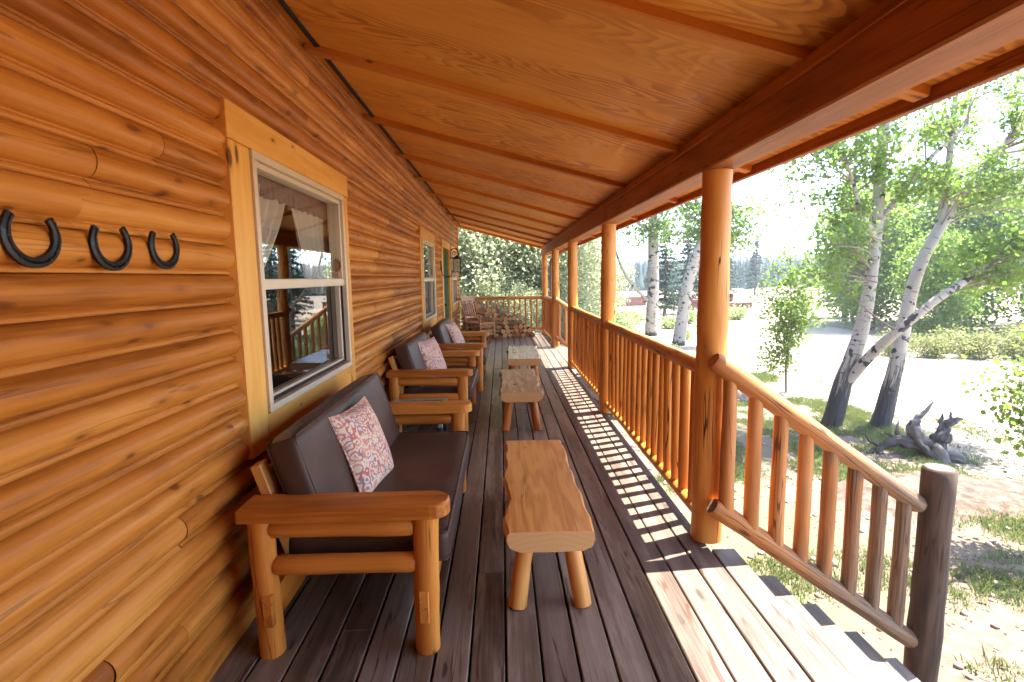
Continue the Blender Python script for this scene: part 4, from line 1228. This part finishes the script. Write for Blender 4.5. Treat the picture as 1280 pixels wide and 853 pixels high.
tg = np.concatenate([ell(rng, 24, (6.0, 17.5, 3.3), (1.0, .9, .8)), ell(rng, 34, (7.9, 17.4, 3.2), (.9, .9, .8)), ell(rng, 50, (6.9, 17.7, 5.8), (2.0, 2, 1.7))])
make_tree('aspen_tree', 'white aspen trunk leaning right between the two nearest posts', 'tree', (6.05, 17.7, -.9), A2, tg, rng, .10, M['leaf'], per=60, sig=.18, dark_foot=.4, group='aspens beyond the railing')

# leafy thicket beyond the end of the porch: copies of three prototypes
def bushy_tree(name, label, cat, H, Wd, leafmat, n, per, leaf, rng, group, stems=3, low=.12, sig=.28):
    limbs = []
    for s in range(stems):
        a = rng.uniform(0, 6.28); e = np.array([math.cos(a), math.sin(a), 0]) * Wd * rng.uniform(.15, .45)
        b = np.array([math.cos(a), math.sin(a), 0]) * .15 * (s > 0)
        limbs.append([(tuple(b + [0, 0, -.1]), .035 * H / 2 * .5 + .02), (tuple(b + e * .3 + [0, 0, H * .3]), .02 * H / 2 * .5 + .02), (tuple(b + e * .7 + [0, 0, H * .6]), .03), (tuple(b + e + [0, 0, H * .88]), .012)])
    tg = ell(rng, n, (0, 0, H * (.5 + low / 2)), (Wd, Wd, H * (.5 - low / 2)), .25)
    return make_tree(name, label, cat, (0, 0, 0), limbs, tg, rng, leaf, leafmat, per=per, sig=sig, group=group, dark_foot=.3, twig_r=.014, t0=.1, nseg=8, kids=2)
grp = 'leafy trees beyond the far end of the porch'
protoA = bushy_tree('aspen_tree', 'pale green leafy aspen in the sunlit thicket beyond the far end railing', 'tree', 7.5, 2.3, M['leaf_pale'], 130, 105, .125, rng, grp)
protoB = bushy_tree('willow_tree', 'grey green willow in the sunlit thicket beyond the far end railing', 'tree', 5.2, 2.1, M['leaf_grey'], 125, 105, .105, rng, grp, stems=5, low=.02)
protoC = bushy_tree('aspen_tree', 'dense green leafy tree at the edge of the woods right of the dirt track', 'tree', 6.2, 2.3, M['leaf'], 130, 95, .135, rng, 'trees beyond the dirt track', low=.06)
usedP = set()
def put(proto, x, y, s, rz, label=None, sz=None):
    o = proto if id(proto) not in usedP else copy_tree(proto)
    usedP.add(id(proto)); o.location = (x, y, hgt(x, y)); o.rotation_euler = (0, 0, rz); o.scale = (s, s, s if sz is None else sz)
    if label: o['label'] = label
    return o
rr = random.Random(21)
for (x, y, s, k) in ((-3.4, 22.5, 1.0, 0), (-1.2, 21.5, .95, 1), (1.2, 22.5, 1.0, 0), (3.0, 23.5, 1.0, 1), (-5.6, 25, 1.1, 0), (-2.4, 26.5, 1.15, 0), (.2, 27, 1.2, 0), (2.6, 28, 1.1, 0), (4.6, 27.5, .9, 1),
                     (-3.6, 20.6, 1.25, 1), (-.6, 20.4, 1.15, 1), (2.1, 21.0, 1.2, 1), (-1.9, 24.0, 1.5, 1), (1.0, 24.6, 1.55, 1), (-.4, 19.3, .55, 1), (.9, 18.6, .42, 1), (2.4, 19.6, .5, 1), (-1.9, 19.0, .5, 1), (3.9, 24.0, .55, 1), (6.2, 31, .75, 1)):
    put(protoA if k == 0 else protoB, x, y, s, rr.uniform(0, 6.28))
# woods to the right of the track
for (x, y, s) in ((15.5, 21.5, .95), (18.2, 20.0, 1.05), (21.0, 18.6, 1.05), (17.0, 24.5, 1.1), (20.5, 23.5, 1.15), (24.0, 21.0, 1.15), (15.0, 17.6, .62), (18.0, 16.0, .7), (21.5, 15.0, .9), (24.5, 16.5, 1.1)):
    put(protoC, x, y, s, rr.uniform(0, 6.28))
# sage bushes along the track
def bush(name, label, cat, rng, W, H, mat, n, leaf, group):
    limbs = [[((0, 0, -.05), .02), ((0, 0, H * .3), .015), ((.02, 0, H * .6), .006)]]
    tg = ell(rng, n, (0, 0, H * .45), (W, W, H * .5), .3)
    return make_tree(name, label, cat, (0, 0, 0), limbs, tg, rng, leaf, mat, per=40, sig=.09, group=group, dark_foot=.2, barkmat='twig', twig_r=.006, t0=0, nseg=6, kids=2)
protoS = bush('sage_bush', 'yellow green sage bush in the row along the far edge of the dirt track', 'bush', rng, .62, .75, M['sage'], 60, .06, 'sage bushes along the dirt track')
for (x, y, s) in ((10.3, 14.6, .8), (11.0, 14.1, .85), (11.9, 13.8, 1.0), (12.9, 13.5, 1.1), (13.6, 12.7, 1.15), (13.0, 11.6, 1.0), (13.8, 11.3, 1.2), (14.6, 12.2, 1.25), (14.9, 13.4, 1.3), (13.9, 14.4, 1.2), (12.3, 15.0, 1.0), (15.4, 11.0, 1.2), (14.4, 10.2, 1.1), (15.8, 12.4, 1.3), (11.2, 15.6, .9), (16.0, 14.2, 1.3)):
    put(protoS, x + 1.0, y, s, rr.uniform(0, 6.28))
protoG = bush('green_shrub', 'low green shrub scattered in the meadow beyond the railing', 'bush', rng, .7, .9, M['leaf_pale'], 50, .085, 'shrubs beyond the railing')
for (x, y, s) in ((5.6, 24, 1.0), (6.6, 25.6, .9), (5.0, 21.4, .8), (7.6, 23.2, .7), (4.3, 17.5, .8), (3.6, 15.6, .7), (4.6, 14.4, .6), (8.4, 21.2, .6), (9.2, 25.5, .9), (6.9, 19.4, .5), (5.2, 12.2, .45), (12.6, 27.5, .9), (4.0, 19.8, 1.0)):
    put(protoG, x, y, s, rr.uniform(0, 6.28))

# pines
def pine(rng):
    t = thing('pine_tree', (0, 0, 0), '', 'tree', 'pines across the meadow')
    m = MB(); m.tube([(0, 0, -.1), (0, 0, 3), (0, 0, 7.4)], [.16, .11, .02], 8); m.build('trunk', M['pinebark'], t)
    C = []; Tn = []; tw = MB()
    z = .9
    while z < 7.4:
        L = (7.7 - z) * .30 * rng.uniform(.75, 1.15); nb = 7
        for k in range(nb):
            a = rng.uniform(0, 6.28); l = L * rng.uniform(.6, 1.1); n = int(14 + l * 46)
            u = rng.uniform(.12, 1, n); d = np.array([math.cos(a), math.sin(a), .12])
            p = d * (u * l)[:, None] + rng.normal(0, .085, (n, 3)) * np.array([1, 1, .7]) + [0, 0, z] - np.array([0, 0, .25]) * (u ** 2)[:, None] * l
            C.append(p); Tn.append(np.full(n, rng.normal(.5, .2)))
        z += rng.uniform(.22, .36)
    V, F, T = leaf_arrays(np.concatenate(C), .17, rng, .4, aspect=.45, tone=np.concatenate(Tn)); fast_mesh('crown', V, F, T, M['needle'], t)
    return t
pp = pine(rng)
pine_l = ['dark pine between the two white aspens beyond the railing', 'tall thin pine left of the straight white aspen', 'dark pine behind the leaning white aspen', 'distant pine above the dirt meadow near the sapling', 'pine at the edge of the woods behind the forked aspen', 'small pine at the far edge of the meadow']
for (x, y, s), lb in zip(((9.0, 28.5, .72), (7.0, 36, .85), (11.3, 31.5, .80), (19.5, 45, .9), (18.4, 27.5, .75), (25.5, 52, .8)), pine_l): put(pp, x, y, s, rr.uniform(0, 6.28), lb)

# ------------------------------------------------------------------ driftwood stump
t = thing('driftwood_stump', (5.45, 6.5, -.9), 'grey weathered driftwood root with forked prongs on the grass', 'driftwood')
m = MB()
bz = -.9
def root(pts, radii, n, rough):
    P, Rr = dense_path(list(zip(pts, radii)), 7)
    ph = rnd.uniform(0, 50); Rr = [r * (1 + .22 * mnoise.noise((i * .55, ph, 0))) for i, r in enumerate(Rr)]
    P = [Vector(p) + Vector((mnoise.noise((i * .4, ph, 2)), mnoise.noise((i * .4, ph, 5)), mnoise.noise((i * .4, ph, 8)))) * .022 for i, p in enumerate(P)]
    m.tube(P, Rr, 20, rough=rough * 1.1)
root([(5.66, 6.36, bz - .05), (5.60, 6.42, bz + .08), (5.51, 6.50, bz + .20), (5.43, 6.53, bz + .36), (5.46, 6.56, bz + .48), (5.57, 6.58, bz + .60), (5.66, 6.58, bz + .74)], [.15, .13, .10, .062, .038, .026, .006], 12, .7)
root([(5.62, 6.40, bz + .05), (5.69, 6.45, bz + .20), (5.75, 6.48, bz + .36), (5.84, 6.5, bz + .46), (6.02, 6.5, bz + .52)], [.12, .095, .06, .042, .008], 12, .7)
root([(5.73, 6.48, bz + .32), (5.715, 6.5, bz + .46), (5.74, 6.5, bz + .60)], [.045, .028, .005], 8, .6)
root([(5.82, 6.5, bz + .44), (5.86, 6.52, bz + .53), (5.85, 6.52, bz + .61)], [.03, .016, .004], 8, .6)
root([(5.60, 6.45, bz + .10), (5.42, 6.55, bz + .19), (5.22, 6.62, bz + .19), (5.04, 6.66, bz + .07), (4.90, 6.68, bz + .04), (4.74, 6.66, bz + .02)], [.115, .08, .052, .038, .026, .006], 12, .7)
root([(5.32, 6.60, bz + .17), (5.26, 6.66, bz + .31), (5.31, 6.68, bz + .47)], [.034, .02, .004], 8, .6)
root([(5.22, 6.62, bz + .18), (5.17, 6.66, bz + .27), (5.10, 6.68, bz + .30)], [.026, .014, .004], 8, .6)
root([(5.1, 6.64, bz + .10), (4.98, 6.72, bz + .17), (4.88, 6.74, bz + .27)], [.028, .016, .004], 8, .6)
root([(5.44, 6.53, bz + .34), (5.37, 6.55, bz + .42), (5.36, 6.56, bz + .50)], [.03, .018, .004], 8, .6)
root([(5.62, 6.40, bz + .03), (5.78, 6.30, bz + .05), (5.90, 6.24, bz - .04)], [.11, .06, .02], 10, .7)
o = m.build('root_body', M['driftwood'], t); bake0(o, t)
# bare reddish soil between the stump and the newel post
m = MB(); V = []; nr = 8; na = 30
for i in range(nr + 1):
    for k in range(na):
        a = 2 * math.pi * k / na; r = i / nr * (1 + .22 * mnoise.noise((math.cos(a) * 1.5, math.sin(a) * 1.5, 8)))
        x = 5.0 + 1.7 * r * math.cos(a) * .92 + .5 * r * math.sin(a); y = 5.35 + .62 * r * math.sin(a) - .30 * r * math.cos(a)
        V.append((x, y, hgt(x, y) + .075 * (1 - (i / nr) ** 2) + .03 * mnoise.noise((x * 3, y * 3, 1)) * (1 - i / nr) - .012 * (i == nr)))
F = [(i * na + k, (i + 1) * na + k, (i + 1) * na + (k + 1) % na, i * na + (k + 1) % na) for i in range(nr) for k in range(na)]
m.add(V, F, V, [.5] * len(V), 0, True)
tag(m.build('bare_soil', plain('reddish_soil', (.115, .078, .058), .95, spec=.1, var=.45, vscale=9, bump=.8)), 'bare reddish soil by the stump', kind='structure')
# grass and pebbles
def grass():
    rng = np.random.default_rng(5); V = []; T = []
    n = 0; pts = []
    while len(pts) < 12000:
        x = rng.uniform(1.8, 8.2); y = rng.uniform(1.6, 12.5)
        if x > 6.0 + max(0, (y - 6) * .10) and rng.random() > .12: continue
        d = mnoise.noise((x * .9, y * .9, 2)) + .5 * mnoise.noise((x * 2.3, y * 2.3, 5))
        w = .2 if (3.6 < y < 9 and x > 3.6) else -.12
        if 3.9 < x < 6.3 and 5.6 < y < 8.4: w = .45
        if d + w < .05 + .5 * rng.random(): continue
        pts.append((x, y))
    for (x, y) in pts:
        z = hgt(x, y) - .01; h = rng.uniform(.03, .085); tn = rng.normal(.5, .2)
        for b in range(9):
            a = rng.uniform(0, 6.28); l = rng.uniform(.3, 1.) * h * .7; w = .0045
            bx_, by_ = x + rng.normal(0, .03), y + rng.normal(0, .03); hh = h * rng.uniform(.5, 1.1)
            dx, dy = math.cos(a), math.sin(a)
            V += [(bx_ - dy * w, by_ + dx * w, z), (bx_ + dy * w, by_ - dx * w, z), (bx_ + dx * l * .45 + dy * w * .6, by_ + dy * l * .45 - dx * w * .6, z + hh * .65), (bx_ + dx * l, by_ + dy * l, z + hh)]
            T += [min(1, max(0, tn + rng.normal(0, .12)))] * 4
    V = np.array(V); F = np.arange(len(V)).reshape(-1, 4)
    tag(fast_mesh('grass', V, F, np.array(T), M['grassblade']), 'short tufts of grass on the sandy ground', 'grass', kind='stuff')
    V = []; F = []; o = 0
    for k in range(900):
        x = rng.uniform(1.7, 7.5); y = rng.uniform(1.2, 9); r = rng.uniform(.008, .03) * (1 if rng.random() < .93 else 1.8); z = hgt(x, y) + r * .2
        for (dz, s) in ((-.6, .6), (.1, 1), (.7, .55)):
            for q in range(6):
                a = q * math.pi / 3 + rng.uniform(-.3, .3); V.append((x + math.cos(a) * r * s * rng.uniform(.7, 1.3), y + math.sin(a) * r * s, z + dz * r))
        for l in range(2):
            for q in range(6): F.append((o + l * 6 + q, o + l * 6 + (q + 1) % 6, o + (l + 1) * 6 + (q + 1) % 6, o + (l + 1) * 6 + q))
        F.append((o + 12, o + 13, o + 14, o + 15)); F.append((o + 15, o + 16, o + 17, o + 12)); o += 18
    V = np.array(V)
    tag(fast_mesh('pebbles', V, np.array(F), np.full(len(V), .5), M['stone']), 'small pebbles strewn on the sand below the steps', 'pebbles', kind='stuff')
grass()
def litter():
    rng = np.random.default_rng(8); n = 5200
    x = rng.uniform(1.7, 9, n); y = rng.uniform(1.2, 13, n)
    C = np.stack([x, y, np.array([hgt(a, b) + .006 for a, b in zip(x, y)])], 1)
    V, F, T = leaf_arrays(C, .034, rng, 5., aspect=.6)
    tag(fast_mesh('leaf_litter', V, F, T, leafmat('dry_litter', (.05, .03, .018), (.20, .13, .075), .1)), 'dry fallen leaves and bark scraps on the sand', 'leaf litter', kind='stuff')
litter()

# ------------------------------------------------------------------ far yard: low red wall, red pickup
m = MB(); m.bx(8.7, 10.9, 39.0, 39.3, -1.2, -.15, 0, .02)
m.bx(8.65, 10.95, 38.95, 39.35, -.15, -.08, 0, .01)
tag(bake(m.build('red_wall', M['rust']), (10.8, 39.1, -.9)), 'low dusty red wall across the meadow between the white aspens', 'wall', kind='thing')
t = thing('parked_pickup', (12.6, 30.5, hgt(12.6, 30.5)), 'small dusty red pickup parked beyond the leaning white aspen', 'pickup', rz=R(12))
m = MB(); m.bx(-2.0, 2.0, -.8, .8, .42, .85, 0, .08); m.bx(-2.0, -.4, -.8, -.72, .85, 1.05, 0, .02); m.bx(-2.0, -.4, .72, .8, .85, 1.05, 0, .02); m.bx(-2.0, -1.94, -.72, .72, .85, 1.05, 1, .02); m.build('body', M['rust'], t)
m = MB(); m.bx(-.4, .85, -.72, .72, .85, 1.45, 0, .14); m.build('cab', M['rust'], t)
m = MB(); m.bx(-.28, .70, -.735, .735, 1.0, 1.36, 0, .08); m.bx(.60, .862, -.6, .6, 1.0, 1.36, 0, .08); m.build('windows', M['carglass'], t)
for sx in (-1.25, 1.25):
    for sy in (-.78, .78): m = MB(); m.tube([(sx, sy - .1, .34), (sx, sy + .1, .34)], [.34, .34], 18); m.build('wheel', M['tyre'], t)

# ------------------------------------------------------------------ air
m = MB(); m.bx(-205, 335, -75, 335, -12, 40, 0, .01)
hz = bpy.data.materials.new('air'); hz.use_nodes = True; hn = hz.node_tree
for n in list(hn.nodes): hn.nodes.remove(n)
ho = hn.nodes.new('ShaderNodeOutputMaterial'); hv = hn.nodes.new('ShaderNodeVolumePrincipled'); hv.inputs['Color'].default_value = (.86, .92, 1, 1); hv.inputs['Density'].default_value = .0013; hv.inputs['Anisotropy'].default_value = .2
hn.links.new(hv.outputs[0], ho.inputs['Volume'])
if HAZE: tag(m.build('haze', hz), 'thin bright air over the whole yard', kind='stuff')

# ------------------------------------------------------------------ light
w = bpy.data.worlds.new('World'); scene.world = w; w.use_nodes = True
nt = w.node_tree; bg = nt.nodes['Background']
sky = nt.nodes.new('ShaderNodeTexSky'); sky.sky_type = 'NISHITA'; sky.sun_disc = False
sd = Vector((.43, .155, 1)).normalized()
sky.sun_elevation = math.asin(sd.z); sky.sun_rotation = math.atan2(sd.x, sd.y); sky.altitude = 2400; sky.air_density = .8; sky.dust_density = 4.0; sky.ozone_density = .6
nt.links.new(sky.outputs[0], bg.inputs[0]); bg.inputs[1].default_value = .15
sun = bpy.data.lights.new('sun', 'SUN'); sun.energy = 3.6; sun.angle = R(.53); sun.color = (1, .95, .87)
so = bpy.data.objects.new('sun', sun); COL.objects.link(so); so.rotation_euler = sd.to_track_quat('Z', 'Y').to_euler(); so.location = (6, 2, 12)

# ------------------------------------------------------------------ camera
cam = bpy.data.cameras.new('camera'); co = bpy.data.objects.new('camera', cam); COL.objects.link(co)
P_, Yw, Rl = .1228, .0192, -.0157
fwd = Vector((math.sin(Yw) * math.cos(P_), math.cos(Yw) * math.cos(P_), -math.sin(P_)))
right = Vector((math.cos(Yw), -math.sin(Yw), 0)); down = fwd.cross(right)
r2 = right * math.cos(Rl) - down * math.sin(Rl); d2 = right * math.sin(Rl) + down * math.cos(Rl)
mt = Matrix((r2, -d2, -fwd)).transposed().to_4x4(); mt.translation = (0, 0, 1.55)
co.matrix_world = mt
cam.sensor_width = 36; cam.lens = 650 / 1280 * 36; cam.clip_end = 3000; cam.clip_start = .05
cam.dof.use_dof = True; cam.dof.focus_distance = 3.6; cam.dof.aperture_fstop = 6.3
scene.camera = co

scene.render.engine = 'CYCLES'
cy = scene.cycles; cy.use_denoising = True; cy.max_bounces = 10; cy.diffuse_bounces = 6; cy.glossy_bounces = 4; cy.transparent_max_bounces = 12
cy.sample_clamp_indirect = 8; cy.caustics_reflective = False; cy.caustics_refractive = False
vs = scene.view_settings; vs.view_transform = 'Standard'; vs.look = 'None'; vs.exposure = 3.3; vs.gamma = 1; vs.use_curve_mapping = False
scene.display_settings.display_device = 'sRGB'
